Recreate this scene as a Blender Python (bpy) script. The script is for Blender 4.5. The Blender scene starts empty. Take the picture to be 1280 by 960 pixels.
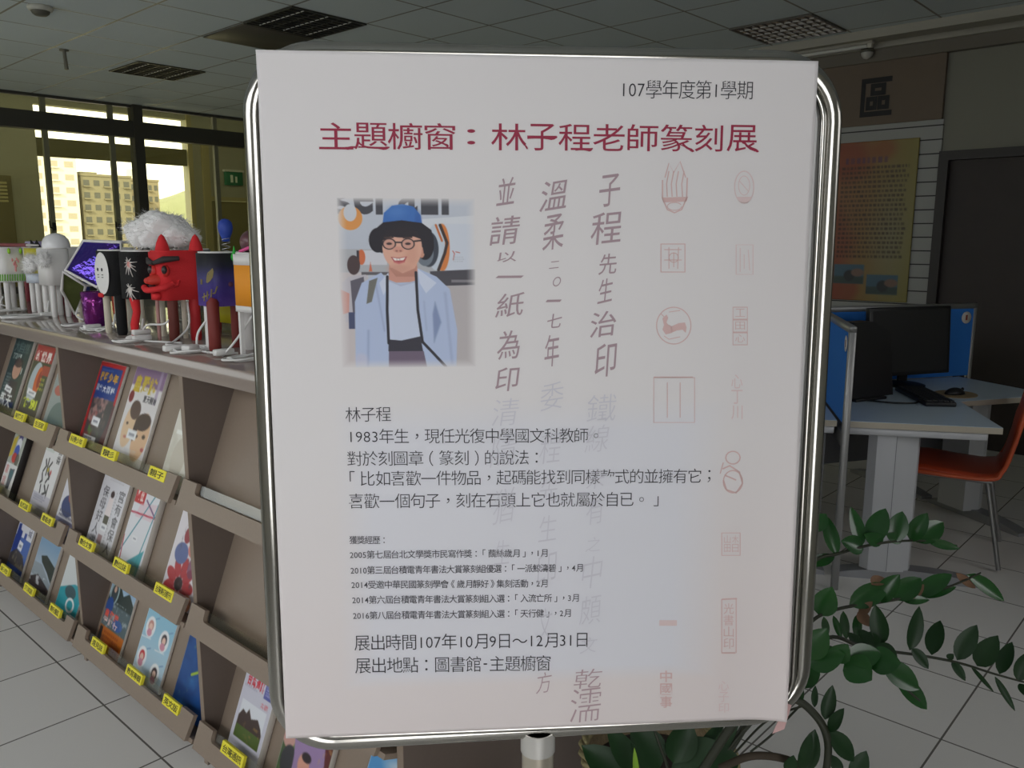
import bpy, bmesh, math, random
import numpy as np
from mathutils import Vector, Matrix, noise as mnoise
random.seed(7); RNG = np.random.default_rng(7)
SC = bpy.context.scene
COL = SC.collection
PI = math.pi

# ------------------------------------------------------------------ camera, world, light, exposure
def lin(r, g, b):
    return tuple((x/255/12.92 if x/255 <= .04045 else ((x/255+.055)/1.055)**2.4) for x in (r, g, b))

CAM_H, FPX = 1.5, 1035.7                      # eye height; focal length in pixels of a 1280 wide frame
_a, _b, _c = math.radians(42.5), math.radians(9.795), math.radians(.136)
FW = Vector((math.cos(_a)*math.cos(_b), math.sin(_a)*math.cos(_b), -math.sin(_b)))
_r0 = Vector((math.sin(_a), -math.cos(_a), 0)); _u0 = _r0.cross(FW)
RT = _r0*math.cos(_c) + _u0*math.sin(_c); UP = -_r0*math.sin(_c) + _u0*math.cos(_c)
CAM = Vector((0, 0, CAM_H))
cam = bpy.data.objects.new('camera', bpy.data.cameras.new('camera')); COL.objects.link(cam)
cam.data.sensor_width = 36; cam.data.lens = FPX/1280*36; cam.data.clip_start = .02; cam.data.clip_end = 600
cam.matrix_world = Matrix(((RT.x, UP.x, -FW.x, 0), (RT.y, UP.y, -FW.y, 0), (RT.z, UP.z, -FW.z, CAM_H), (0, 0, 0, 1)))
SC.camera = cam

SC.view_settings.view_transform = 'Standard'; SC.view_settings.look = 'None'
SC.view_settings.gamma = 1; SC.view_settings.use_curve_mapping = False
SC.view_settings.exposure = 0.25

w = bpy.data.worlds.new('sky'); SC.world = w; w.use_nodes = True
bg = w.node_tree.nodes['Background']; bg.inputs[0].default_value = (1.0, .97, .87, 1); bg.inputs[1].default_value = 3.0

def area(name, loc, target, sx, sy, power, color=(1, 1, 1), spread=180):
    l = bpy.data.lights.new(name, 'AREA'); l.shape = 'RECTANGLE'; l.size = sx; l.size_y = sy; l.energy = power; l.color = color; l.spread = math.radians(spread)
    o = bpy.data.objects.new(name, l); COL.objects.link(o); o.location = loc
    o.rotation_euler = (Vector(target)-Vector(loc)).to_track_quat('-Z', 'Y').to_euler(); return o
# added area lamps inside solid walls: assumed daylight from behind and left, plus fills
area('added_lamp_back', (-.9, -1.95, 1.25), (.2, 1.6, 1.15), 2.6, 2.0, 34, (.99, .99, 1), 122)  # added lamp before the solid back wall, for assumed daylight on the poster
area('fill_floor_right', (3.0, -1.95, 1.7), (2.3, 1.3, .1), 2.2, 1.6, 7.5, (.99, .99, 1), 95)  # added fill lamp for the right floor, plant and desk legs
area('fill_ceiling_left', (-2.35, 6.4, 1.5), (1.0, 6.2, 2.5), 4.4, 1.6, 34, (.93, 1, 1), 150)  # added fill lamp from the left, lifts the dim ceiling
area('added_lamp_left', (-2.35, 2.6, 2.1), (1.0, 2.7, .1), 4.6, 1.5, 27, (.97, .985, 1), 95)  # added lamp for assumed left daylight; downward aim keeps the right wall dark
sun = bpy.data.objects.new('sun', bpy.data.lights.new('sun', 'SUN')); COL.objects.link(sun)
sun.data.energy = 4; sun.data.angle = .01; sun.data.color = (1, .95, .82)
sun.rotation_euler = Vector((.80, .45, -.55)).to_track_quat('-Z', 'Y').to_euler()

# ------------------------------------------------------------------ sight lines onto real planes
def ray(x, y): return FW + RT*((x-640)/FPX) + UP*((480-y)/FPX)
def on_z(x, y, z): d = ray(x, y); return CAM + d*((z-CAM_H)/d.z)
def on_x(x, y, X): d = ray(x, y); return CAM + d*(X/d.x)
def on_y(x, y, Y): d = ray(x, y); return CAM + d*(Y/d.y)
def at_d(x, y, dep): return CAM + ray(x, y)*dep

# ------------------------------------------------------------------ materials
MATS = {}
def mat(name, rgb, rough=.6, metal=0, spec=.5, noise=0, nscale=30, bump=0, bscale=60, trans=0, emit=0, coat=0, alpha=1, rgb2=None, sheen=0):
    if name in MATS: return MATS[name]
    m = bpy.data.materials.new(name); m.use_nodes = True; MATS[name] = m
    nt = m.node_tree; b = nt.nodes['Principled BSDF']; c = lin(*rgb)
    b.inputs['Base Color'].default_value = (*c, 1); b.inputs['Roughness'].default_value = rough
    b.inputs['Metallic'].default_value = metal; b.inputs['Specular IOR Level'].default_value = spec
    b.inputs['Transmission Weight'].default_value = trans; b.inputs['Coat Weight'].default_value = coat
    b.inputs['Alpha'].default_value = alpha; b.inputs['Sheen Weight'].default_value = sheen
    if emit: b.inputs['Emission Color'].default_value = (*c, 1); b.inputs['Emission Strength'].default_value = emit
    if noise or bump:
        tc = nt.nodes.new('ShaderNodeTexCoord')
    if noise:
        n = nt.nodes.new('ShaderNodeTexNoise'); n.inputs['Scale'].default_value = nscale; n.inputs['Detail'].default_value = 4
        nt.links.new(tc.outputs['Object'], n.inputs['Vector'])
        mx = nt.nodes.new('ShaderNodeMix'); mx.data_type = 'RGBA'
        c2 = lin(*rgb2) if rgb2 else tuple(x*(1-noise) for x in c)
        mx.inputs[6].default_value = (*(c if rgb2 else tuple(min(1, x*(1+noise*.6)) for x in c)), 1); mx.inputs[7].default_value = (*c2, 1)
        nt.links.new(n.outputs['Fac'], mx.inputs[0]); nt.links.new(mx.outputs[2], b.inputs['Base Color'])
    if bump:
        n2 = nt.nodes.new('ShaderNodeTexNoise'); n2.inputs['Scale'].default_value = bscale; n2.inputs['Detail'].default_value = 3
        nt.links.new(tc.outputs['Object'], n2.inputs['Vector'])
        bp = nt.nodes.new('ShaderNodeBump'); bp.inputs['Strength'].default_value = bump; bp.inputs['Distance'].default_value = .01
        nt.links.new(n2.outputs['Fac'], bp.inputs['Height']); nt.links.new(bp.outputs['Normal'], b.inputs['Normal'])
    return m

def grid_mat(name, base, line, sx, sy, ox, oy, wid, rough=.4, lrough=.6, var=.06, spec=.5, nscale=300):
    """tile material: lines every sx / sy metres through (ox, oy), with speckle and a little variation per tile"""
    m = bpy.data.materials.new(name); m.use_nodes = True; nt = m.node_tree; N = nt.nodes; L = nt.links
    b = N['Principled BSDF']; tc = N.new('ShaderNodeTexCoord'); sp = N.new('ShaderNodeSeparateXYZ'); L.new(tc.outputs['Object'], sp.inputs[0])
    def M(op, a, bb=None):
        n = N.new('ShaderNodeMath'); n.operation = op
        for i, v in enumerate((a, bb)):
            if v is None: continue
            if isinstance(v, (int, float)): n.inputs[i].default_value = v
            else: L.new(v, n.inputs[i])
        return n.outputs[0]
    msk = None; cells = []
    for out, s, o in ((sp.outputs[0], sx, ox), (sp.outputs[1], sy, oy)):
        t = M('DIVIDE', M('SUBTRACT', out, o), s); f = M('FRACT', t); cells.append(M('FLOOR', t))
        d = M('MINIMUM', f, M('SUBTRACT', 1.0, f)); k = M('LESS_THAN', d, wid/2/s)
        msk = k if msk is None else M('MAXIMUM', msk, k)
    cv = N.new('ShaderNodeCombineXYZ'); L.new(cells[0], cv.inputs[0]); L.new(cells[1], cv.inputs[1])
    wn = N.new('ShaderNodeTexWhiteNoise'); L.new(cv.outputs[0], wn.inputs['Vector'])
    ns = N.new('ShaderNodeTexNoise'); ns.inputs['Scale'].default_value = nscale; L.new(tc.outputs['Object'], ns.inputs['Vector'])
    v = M('ADD', M('MULTIPLY', wn.outputs['Value'], var), M('MULTIPLY', ns.outputs['Fac'], var*1.6))
    v = M('ADD', v, 1-var*1.3)
    mul = N.new('ShaderNodeVectorMath'); mul.operation = 'SCALE'; mul.inputs[0].default_value = lin(*base); L.new(v, mul.inputs['Scale'])
    mx = N.new('ShaderNodeMix'); mx.data_type = 'RGBA'; L.new(msk, mx.inputs[0]); L.new(mul.outputs[0], mx.inputs[6]); mx.inputs[7].default_value = (*lin(*line), 1)
    L.new(mx.outputs[2], b.inputs['Base Color'])
    L.new(M('ADD', rough, M('MULTIPLY', msk, lrough-rough)), b.inputs['Roughness']); b.inputs['Specular IOR Level'].default_value = spec
    return m

def glass_mat(name, tint, gloss=.08, rough=.02):
    if name in MATS: return MATS[name]
    m = bpy.data.materials.new(name); m.use_nodes = True; nt = m.node_tree; MATS[name] = m
    for n in list(nt.nodes):
        if n.type == 'BSDF_PRINCIPLED': nt.nodes.remove(n)
    t = nt.nodes.new('ShaderNodeBsdfTransparent'); t.inputs[0].default_value = (*tint, 1)
    g = nt.nodes.new('ShaderNodeBsdfGlossy'); g.inputs['Roughness'].default_value = rough
    mx = nt.nodes.new('ShaderNodeMixShader'); mx.inputs[0].default_value = gloss
    nt.links.new(t.outputs[0], mx.inputs[1]); nt.links.new(g.outputs[0], mx.inputs[2])
    nt.links.new(mx.outputs[0], nt.nodes['Material Output'].inputs[0]); return m

def print_mat(rough=.45, name='printed_paper', spec=.4):
    if name in MATS: return MATS[name]
    m = bpy.data.materials.new(name); m.use_nodes = True; MATS[name] = m
    nt = m.node_tree; b = nt.nodes['Principled BSDF']; b.inputs['Roughness'].default_value = rough; b.inputs['Specular IOR Level'].default_value = spec
    a = nt.nodes.new('ShaderNodeAttribute'); a.attribute_name = 'Col'; nt.links.new(a.outputs['Color'], b.inputs['Base Color']); return m

# ------------------------------------------------------------------ mesh building
class MB:
    """collects shapes and links them as ONE mesh object"""
    def __init__(s): s.v = []; s.f = []; s.mi = []; s.sm = []
    def add(s, verts, faces, mi=0, smooth=False):
        o = len(s.v); s.v += [tuple(p) for p in verts]
        for f in faces: s.f.append(tuple(i+o for i in f)); s.mi.append(mi); s.sm.append(smooth)
        return s
    def box(s, x0, x1, y0, y1, z0, z1, mi=0, M=None):
        c = [Vector((x, y, z)) for z in (z0, z1) for x, y in ((x0, y0), (x1, y0), (x1, y1), (x0, y1))]
        if M: c = [M @ p for p in c]
        return s.add(c, [(3, 2, 1, 0), (4, 5, 6, 7), (0, 1, 5, 4), (1, 2, 6, 5), (2, 3, 7, 6), (3, 0, 4, 7)], mi)
    def rbox(s, x0, x1, y0, y1, z0, z1, r=.004, seg=2, mi=0, M=None):
        bm = bmesh.new(); bmesh.ops.create_cube(bm, size=1)
        for v in bm.verts: v.co = Vector(((x0+x1)/2+v.co.x*(x1-x0), (y0+y1)/2+v.co.y*(y1-y0), (z0+z1)/2+v.co.z*(z1-z0)))
        bmesh.ops.bevel(bm, geom=bm.edges[:], offset=r, segments=seg, affect='EDGES', profile=.5)
        return s.bm(bm, mi, M)
    def bm(s, bm, mi=0, M=None, smooth=True):
        bm.verts.index_update()
        s.add([(M @ v.co if M else v.co) for v in bm.verts], [[v.index for v in f.verts] for f in bm.faces], mi, smooth); bm.free(); return s
    def prism(s, poly, z0, z1, mi=0, M=None, smooth=False):
        n = len(poly); c = [Vector((p[0], p[1], z)) for z in (z0, z1) for p in poly]
        if M: c = [M @ p for p in c]
        s.add(c, [tuple(range(n))[::-1], tuple(range(n, 2*n))], mi)
        o = len(s.v)-2*n
        for i in range(n):
            j = (i+1) % n; s.f.append((o+i, o+j, o+n+j, o+n+i)); s.mi.append(mi); s.sm.append(smooth)
        return s
    def tube(s, pts, r, n=10, mi=0, closed=False, caps=True, rx=None):
        pts = [Vector(p) for p in pts]; m = len(pts); rr = r if isinstance(r, (list, tuple)) else [r]*m
        rings = []; prev = None
        for i, p in enumerate(pts):
            a = pts[(i-1) % m] if (closed or i > 0) else p; b = pts[(i+1) % m] if (closed or i < m-1) else p
            t = (b-a); t = t.normalized() if t.length > 1e-9 else Vector((0, 0, 1))
            if prev is None:
                u = t.orthogonal().normalized()
            else:
                u = prev - t*prev.dot(t); u = u.normalized() if u.length > 1e-6 else t.orthogonal().normalized()
            prev = u; v = t.cross(u)
            rings.append([p+(u*math.cos(2*PI*k/n)+v*math.sin(2*PI*k/n))*rr[i] for k in range(n)])
        vs = [q for R in rings for q in R]; fs = []
        for i in range(m if closed else m-1):
            for k in range(n): fs.append((i*n+k, i*n+(k+1) % n, ((i+1) % m)*n+(k+1) % n, ((i+1) % m)*n+k))
        s.add(vs, fs, mi, True)
        if caps and not closed: s.add([q for q in rings[0]], [tuple(range(n))[::-1]], mi); s.add([q for q in rings[-1]], [tuple(range(n))], mi)
        return s
    def lathe(s, prof, c=(0, 0, 0), n=24, mi=0, M=None, sx=1, sy=1):
        vs = []; fs = []
        for r, z in prof:
            for k in range(n):
                p = Vector((c[0]+r*sx*math.cos(2*PI*k/n), c[1]+r*sy*math.sin(2*PI*k/n), c[2]+z)); vs.append(M @ p if M else p)
        for i in range(len(prof)-1):
            for k in range(n): fs.append((i*n+k, i*n+(k+1) % n, (i+1)*n+(k+1) % n, (i+1)*n+k))
        return s.add(vs, fs, mi, True)
    def ball(s, c, rx, ry=None, rz=None, mi=0, sub=3, M=None, fn=None):
        bm = bmesh.new(); bmesh.ops.create_icosphere(bm, subdivisions=sub, radius=1)
        ry = ry or rx; rz = rz or rx
        for v in bm.verts:
            k = fn(v.co) if fn else 1
            v.co = Vector((c[0]+v.co.x*rx*k, c[1]+v.co.y*ry*k, c[2]+v.co.z*rz*k))
        return s.bm(bm, mi, M)
    def build(s, name, mats, parent=None, off=None, loc=None):
        me = bpy.data.meshes.new(name); o = Vector(off) if off is not None else (Vector(loc) if loc is not None else Vector((0, 0, 0)))
        me.from_pydata([tuple(Vector(p)-o) for p in s.v], [], s.f)
        for m in (mats if isinstance(mats, (list, tuple)) else [mats]): me.materials.append(m)
        me.polygons.foreach_set('material_index', s.mi); me.polygons.foreach_set('use_smooth', s.sm); me.update()
        return link(name, me, parent, loc)

def link(name, me, parent=None, loc=None):
    ob = bpy.data.objects.new(name, me); COL.objects.link(ob)
    if parent: ob.parent = parent
    if loc is not None: ob.location = loc
    return ob
def tag(o, label=None, cat=None, group=None, kind=None):
    if label: o['label'] = label
    if cat: o['category'] = cat
    if group: o['group'] = group
    if kind: o['kind'] = kind
    return o
def empty(name, loc=(0, 0, 0), rz=0):
    o = bpy.data.objects.new(name, None); o.empty_display_size = .05; COL.objects.link(o); o.location = loc; o.rotation_euler.z = rz; return o
def struct(o): o['kind'] = 'structure'; return o
def copy_tree(o, parent=None):
    c = o.copy(); COL.objects.link(c); c.parent = parent
    for ch in list(o.children): copy_tree(ch, c)
    return c
def smooth_path(pts, n=8):
    """Catmull-Rom through the points"""
    P = [Vector(p) for p in pts]; P = [P[0]*2-P[1]] + P + [P[-1]*2-P[-2]]; out = []
    for i in range(1, len(P)-2):
        for k in range(n):
            t = k/n; a, b, c, d = P[i-1:i+3]
            out.append(.5*((2*b)+(c-a)*t+(2*a-5*b+4*c-d)*t*t+(3*b-a-3*c+d)*t**3))
    return out+[P[-2]]

# ------------------------------------------------------------------ lettering as flat meshes
GLY = {}
def glyph(ch, bold=0.0):
    k = (ch, bold)
    if k in GLY: return GLY[k]
    cu = bpy.data.curves.new('g', 'FONT'); cu.body = ch; cu.size = 1; cu.offset = bold; cu.resolution_u = 3; cu.fill_mode = 'FRONT'
    ob = bpy.data.objects.new('g', cu); COL.objects.link(ob)
    dg = bpy.context.evaluated_depsgraph_get(); me = bpy.data.meshes.new_from_object(ob.evaluated_get(dg))
    v = np.array([p.co[:2] for p in me.vertices]) if len(me.vertices) else np.zeros((0, 2)); f = [tuple(p.vertices) for p in me.polygons]
    bpy.data.objects.remove(ob); bpy.data.curves.remove(cu); bpy.data.meshes.remove(me)
    GLY[k] = (v, f); return GLY[k]
HALF = set('0123456789-:.() abcdefghijklmnopqrstuvwxyzABCDEFGHIJKLMNOPQRSTUVWXYZ')
def text_into(mb, s, place, bold=0.0, mi=0):
    """lay the characters on a line of unit height; place(x, y, L) turns line coordinates (L = line length) into a point"""
    EM = .93; adv = []
    for ch in s: adv.append(.52 if ch in HALF else 1.0)
    L = sum(adv); x = 0
    for ch, a in zip(s, adv):
        v, f = glyph(ch, bold)
        if len(v):
            w = v.copy()*(1/EM if ch not in HALF else 1.0)
            lo, hi = w.min(0), w.max(0)
            if ch in '，。：；:': w += np.array([.5*a, .38])-(lo+hi)/2
            elif ch == '-': w += np.array([.5*a, .40])-(lo+hi)/2
            elif ch in '～一（）': w += np.array([.5*a-(lo[0]+hi[0])/2, .38-(lo[1]+hi[1])/2])
            elif ch in HALF: w[:, 0] += a*.5-(lo[0]+hi[0])/2; w[:, 1] += .02
            else: w += np.array([.5*a-(lo[0]+hi[0])/2, 0])
            mb.add([place(x+p[0], p[1], L) for p in w], f, mi)
        x += a
    return mb
def char_into(mb, ch, place, bold=0.0, mi=0):
    """one character stretched to the unit square"""
    v, f = glyph(ch, bold); lo, hi = v.min(0), v.max(0); w = (v-lo)/np.maximum(hi-lo, 1e-6)
    mb.add([place(p[0], p[1]) for p in w], f, mi); return mb

# ------------------------------------------------------------------ printed pictures as coloured grids
class Paint:
    def __init__(s, w, h, x0, y0, x1, y1, bg):
        s.w, s.h = w, h; s.box = (x0, y0, x1, y1)
        s.X, s.Y = np.meshgrid(x0+(np.arange(w))/(w-1)*(x1-x0), y0+(np.arange(h))/(h-1)*(y1-y0))
        s.a = np.zeros((h, w, 3)); s.a[:] = bg; s.px = (x1-x0)/(w-1)
    def mix(s, m, col, a=1):
        k = (np.clip(m, 0, 1)*a)[..., None]; s.a = s.a*(1-k)+np.array(col, float)*k; return s
    def rect(s, x0, y0, x1, y1, col, a=1, soft=None):
        q = soft or s.px; m = np.minimum(np.minimum(s.X-x0, x1-s.X), np.minimum(s.Y-y0, y1-s.Y))/q+.5; return s.mix(m, col, a)
    def ell(s, cx, cy, rx, ry, col, a=1, soft=None, rot=0):
        q = soft or s.px; c, n = math.cos(rot), math.sin(rot); dx, dy = s.X-cx, s.Y-cy; u, v = dx*c+dy*n, -dx*n+dy*c
        return s.mix((1-np.sqrt((u/rx)**2+(v/ry)**2))*min(rx, ry)/q+.5, col, a)
    def dist(s, pts, closed=False):
        D = np.full(s.X.shape, 1e9); n = len(pts)
        for i in range(n if closed else n-1):
            (ax, ay), (bx, by) = pts[i], pts[(i+1) % n]; ex, ey = bx-ax, by-ay; q = ex*ex+ey*ey or 1e-9
            t = np.clip(((s.X-ax)*ex+(s.Y-ay)*ey)/q, 0, 1); D = np.minimum(D, np.hypot(s.X-ax-t*ex, s.Y-ay-t*ey))
        return D
    def poly(s, pts, col, a=1, soft=None):
        ins = np.zeros(s.X.shape, bool); n = len(pts)
        for i in range(n):
            (ax, ay), (bx, by) = pts[i], pts[(i+1) % n]
            if ay == by: continue
            ins ^= ((ay > s.Y) != (by > s.Y)) & (s.X < (bx-ax)*(s.Y-ay)/(by-ay)+ax)
        q = soft or s.px; D = s.dist(pts, True); return s.mix(np.where(ins, D, -D)/q+.5, col, a)
    def line(s, pts, wd, col, a=1, soft=None, closed=False):
        return s.mix((wd/2-s.dist(pts, closed))/(soft or s.px)+.5, col, a)
    def fbm(s, sc, seed):
        g = np.random.default_rng(seed).random((64, 64)); out = 0; amp = .5
        for o in range(3):
            u = (s.X*sc*2**o) % 63; v = (s.Y*sc*2**o) % 63; i, j = u.astype(int), v.astype(int); fu, fv = u-i, v-j
            out = out+amp*((g[j, i]*(1-fu)+g[j, i+1]*fu)*(1-fv)+(g[j+1, i]*(1-fu)+g[j+1, i+1]*fu)*fv); amp /= 2
        return out
    def noise(s, col, a, sc, seed=1, box=None, th=.45, k=6):
        m = np.clip((s.fbm(sc, seed)-th)*k, 0, 1)
        if box: m = m*((s.X > box[0])&(s.Y > box[1])&(s.X < box[2])&(s.Y < box[3]))
        return s.mix(m, col, a)
    def vgrad(s, y0, y1, col, a=1):
        return s.mix((s.Y-y0)/(y1-y0), col, a)
    def text(s, st, x0, y0, x1, y1, col, a=1, bold=0.0, vert=False):
        n = len(st)
        for i, ch in enumerate(st):
            v, f = glyph(ch, bold)
            if not len(v): continue
            lo, hi = v.min(0), v.max(0); q = (v-lo)/np.maximum(hi-lo, 1e-6)
            if vert: bx = (x0, y0+(y1-y0)*i/n, x1, y0+(y1-y0)*(i+.88)/n)
            else: bx = (x0+(x1-x0)*i/n, y0, x0+(x1-x0)*(i+.9)/n, y1)
            P = np.stack([bx[0]+q[:, 0]*(bx[2]-bx[0]), bx[3]-q[:, 1]*(bx[3]-bx[1])], 1); m = np.zeros(s.X.shape)
            cx = (P-np.array(s.box[:2]))/np.array([s.box[2]-s.box[0], s.box[3]-s.box[1]])*np.array([s.w-1, s.h-1])
            i0, j0 = np.maximum(np.floor(cx.min(0)).astype(int)-1, 0); i1, j1 = np.ceil(cx.max(0)).astype(int)+2
            i1 = min(i1, s.w); j1 = min(j1, s.h)
            if i1 <= i0 or j1 <= j0: continue
            SS = 3
            gx, gy = np.meshgrid(np.arange(i0*SS, i1*SS)/SS-.33, np.arange(j0*SS, j1*SS)/SS-.33); hit = np.zeros(gx.shape, bool)
            for t in f:
                A = cx[list(t)]
                for k in range(1, len(A)-1):
                    a0, a1, a2 = A[0], A[k], A[k+1]
                    e = lambda p, r: (r[0]-p[0])*(gy-p[1])-(r[1]-p[1])*(gx-p[0])
                    E0, E1, E2 = e(a0, a1), e(a1, a2), e(a2, a0)
                    hit |= ((E0 >= 0)&(E1 >= 0)&(E2 >= 0)) | ((E0 <= 0)&(E1 <= 0)&(E2 <= 0))
            m[j0:j1, i0:i1] = hit.reshape(j1-j0, SS, i1-i0, SS).mean((1, 3)); s.mix(m, col, a)
        return s
    def block(s, x0, y0, x1, y1, rows, col, a=1, fill=.75, seed=3, gap=.45):
        """rows of small print too fine to read"""
        r = np.random.default_rng(seed); hgt = (y1-y0)/rows
        for i in range(rows):
            x = x0; yy = y0+i*hgt
            end = x0+(x1-x0)*(fill+(1-fill)*r.random())
            while x < end:
                wd = hgt*(.35+.5*r.random()); s.rect(x, yy, min(x+wd, end), yy+hgt*(1-gap), col, a*(.6+.4*r.random())); x += wd+hgt*.3
        return s
    def mesh(s, name, wid, hgt, mat_, parent=None, fn=None, z=0.0):
        """grid in local x (right), y (up) from (0, 0) to (wid, hgt)"""
        W, H = s.w, s.h; u, v = np.meshgrid(np.linspace(0, wid, W), np.linspace(hgt, 0, H)); zz = np.full(u.shape, z)
        if fn: zz = zz+fn(u, v)
        co = np.stack([u, v, zz], -1).reshape(-1, 3)
        i = (np.arange(H-1)[:, None]*W+np.arange(W-1)[None]).ravel()
        F = np.stack([i, i+W, i+W+1, i+1], 1)
        me = bpy.data.meshes.new(name); me.vertices.add(len(co)); me.vertices.foreach_set('co', co.ravel())
        me.loops.add(F.size); me.loops.foreach_set('vertex_index', F.ravel().astype(np.int32))
        me.polygons.add(len(F)); me.polygons.foreach_set('loop_start', (np.arange(len(F))*4).astype(np.int32))
        me.update(calc_edges=True); me.validate()
        ca = me.color_attributes.new('Col', 'FLOAT_COLOR', 'POINT'); x = np.clip(s.a, 0, 255)/255
        l = np.where(x <= .04045, x/12.92, ((x+.055)/1.055)**2.4); l = np.concatenate([l, np.ones((H, W, 1))], -1)
        ca.data.foreach_set('color', l.astype(np.float32).ravel())
        me.materials.append(mat_); me.polygons.foreach_set('use_smooth', [True]*len(F))
        return link(name, me, parent)

# ------------------------------------------------------------------ the room
CEIL, XR, YW = 2.985, 6.7, 9.64
floor_m = grid_mat('floor_tile', (220, 218, 215), (100, 96, 92), .4145, .4145, .937, 3.4955, .006, rough=.33, lrough=.8, var=.04, spec=.45)
ceil_m = grid_mat('ceiling_tile', (214, 222, 224), (120, 116, 104), .6, .6, 4.41, 3.667, .016, rough=.85, lrough=.35, var=.05, nscale=120)
wall_m = mat('wall_paint', (138, 136, 124), .8, bump=.05, bscale=200)
dark_frame = mat('window_frame_metal', (66, 64, 56), .5, .1)
wall_w = mat('wall_white', (236, 234, 226), .8)
olive = mat('corridor_paint', (164, 162, 138), .8, noise=.06, nscale=3)
struct(MB().box(-2.55, XR+.2, -2.2, YW+.1, -.1, 0).build('floor', floor_m))
struct(MB().box(-2.55, XR+.2, -2.2, YW+.1, CEIL, CEIL+.1).build('ceiling', ceil_m))
def wall_open(name, axis, pos, a0, a1, z0, z1, th, holes, m):
    """wall slab with rectangular openings, (u0, u1, z0, z1) each"""
    mb = MB(); us = sorted({a0, a1, *[h[0] for h in holes], *[h[1] for h in holes]}); zs = sorted({z0, z1, *[h[2] for h in holes], *[h[3] for h in holes]})
    for i in range(len(us)-1):
        for j in range(len(zs)-1):
            uc, zc = (us[i]+us[i+1])/2, (zs[j]+zs[j+1])/2
            if any(h[0] < uc < h[1] and h[2] < zc < h[3] for h in holes): continue
            if axis == 'x': mb.box(pos, pos+th, us[i], us[i+1], zs[j], zs[j+1])
            else: mb.box(us[i], us[i+1], pos, pos+th, zs[j], zs[j+1])
    return struct(mb.build(name, m))
wall_open('wall_right', 'x', XR, -2.15, YW, 0, CEIL, .15, [(.85, 1.86, 0, 2.13)], wall_m)
wall_open('wall_left', 'x', -2.55, -2.1, YW, 0, CEIL, .15, [], wall_w)
wall_open('wall_back', 'y', -2.15, -2.4, XR, 0, CEIL, .15, [], wall_w)
wall_open('wall_front', 'y', YW, -2.55, XR, 0, CEIL, .1, [(-2.4, 6.6, .95, CEIL)], wall_m)

# window wall: full-width glazing with a deep transom, one thick post and slimmer sashes
wf = MB().box(-2.4, 6.6, YW-.05, YW+.07, 2.627, 2.804).box(-2.4, 6.6, YW-.04, YW+.06, .95, 1.02).box(-2.4, 6.6, YW-.01, YW+.04, 2.955, 2.985)
for x in (-.95, 1.63, 4.215, 6.5): wf.box(x, x+.105, YW-.06, YW+.08, .95, CEIL)
win = struct(wf.build('window_1', dark_frame))
sash_m = mat('sash_metal', (132, 130, 104), .5, .1)
sash = MB()
for x in (.7, 2.2, 3.28, 3.96, 5.18, 6.0): sash.box(x, x+.05, YW-.02, YW+.03, 1.02, 2.955)
struct(sash.build('trim_1', sash_m))
lat = MB()
for x in (3.28, 3.96, 5.18):
    lat.rbox(x+.005, x+.045, YW-.045, YW-.015, 1.60, 1.68, .006).tube([(x+.02, YW-.04, 1.62), (x-.03, YW-.075, 1.63), (x-.035, YW-.085, 1.70)], .008, 8)
struct(lat.build('trim_2', mat('latch_black', (22, 22, 20), .5)))
struct(MB().box(-2.4, 6.6, YW+.005, YW+.011, 1.02, 2.95).build('window_2', glass_mat('window_glass', (.93, .93, .80), .05)))

# corridor beyond the glass: far wall with an opening, its cross bar, a louvred door and a doorway with an exit sign
YC = 12.0
struct(MB().box(-3.6, 10.5, YW+.1, YC+.15, -.1, 0).build('trim_3', mat('corridor_floor', (120, 116, 96), .6)))
struct(MB().box(-3.6, 10.5, YW+.1, YC+.15, 3.30, 3.40).build('trim_4', olive))
wall_open('wall_corridor', 'y', YC, -3.6, 10.5, 0, 3.30, .15, [(4.0, 6.03, .95, 3.225), (6.35, 7.3, 0, 2.13)], olive)
struct(MB().box(10.4, 10.5, YW, YC, 0, 3.3)  .box(6.72, 10.5, YW, YW+.1, 0, 3.3).build('wall_corridor_end', olive))
struct(MB().box(4.0, 6.03, YC+.02, YC+.10, 2.576, 2.809).build('trim_5', mat('lintel_olive', (104, 100, 62), .7)))
struct(MB().box(6.03, 6.10, YC-.03, YC, .9, 3.3).box(6.24, 6.35, YC-.04, YC+.02, 0, 3.1).box(6.35, 7.3, YC-.04, YC+.02, 2.09, 2.15).box(7.3, 7.38, YC-.04, YC+.02, 0, 2.15).build('trim_6', mat('corridor_trim', (168, 158, 110), .6)))
struct(MB().box(6.35, 7.3, YC+.04, YC+.09, 0, 2.09).build('door_1', mat('corridor_door', (132, 124, 80), .6)))
d = MB().box(2.75, 3.66, YC-.03, YC, 0, 2.30, 0)
for i in range(6): d.box(2.85, 3.60, YC-.05, YC-.03, 1.97+i*.045, 1.995+i*.045, 1)
struct(d.build('door_2', [mat('louvre_door', (112, 104, 66), .6), mat('louvre_slat', (190, 182, 126), .5)]))
es = empty('exit_sign', (6.72, YC-.02, 2.33))
MB().rbox(-.13, .15, -.05, .02, 0, .20, .006).build('sign_body', mat('exit_green', (34, 112, 74), .5), es)
q = MB().box(-.06, -.02, -.056, -.05, .04, .15).box(.02, .05, -.056, -.05, .04, .13).build('pictogram', mat('exit_white', (225, 235, 220), .5), es)
MB().box(-.15, .17, -.06, .02, .20, .23).build('cap', mat('exit_cap', (205, 205, 190), .5), es)
tag(es, 'small green exit sign with white figure on the corridor wall beyond the windows', 'exit sign')

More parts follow.
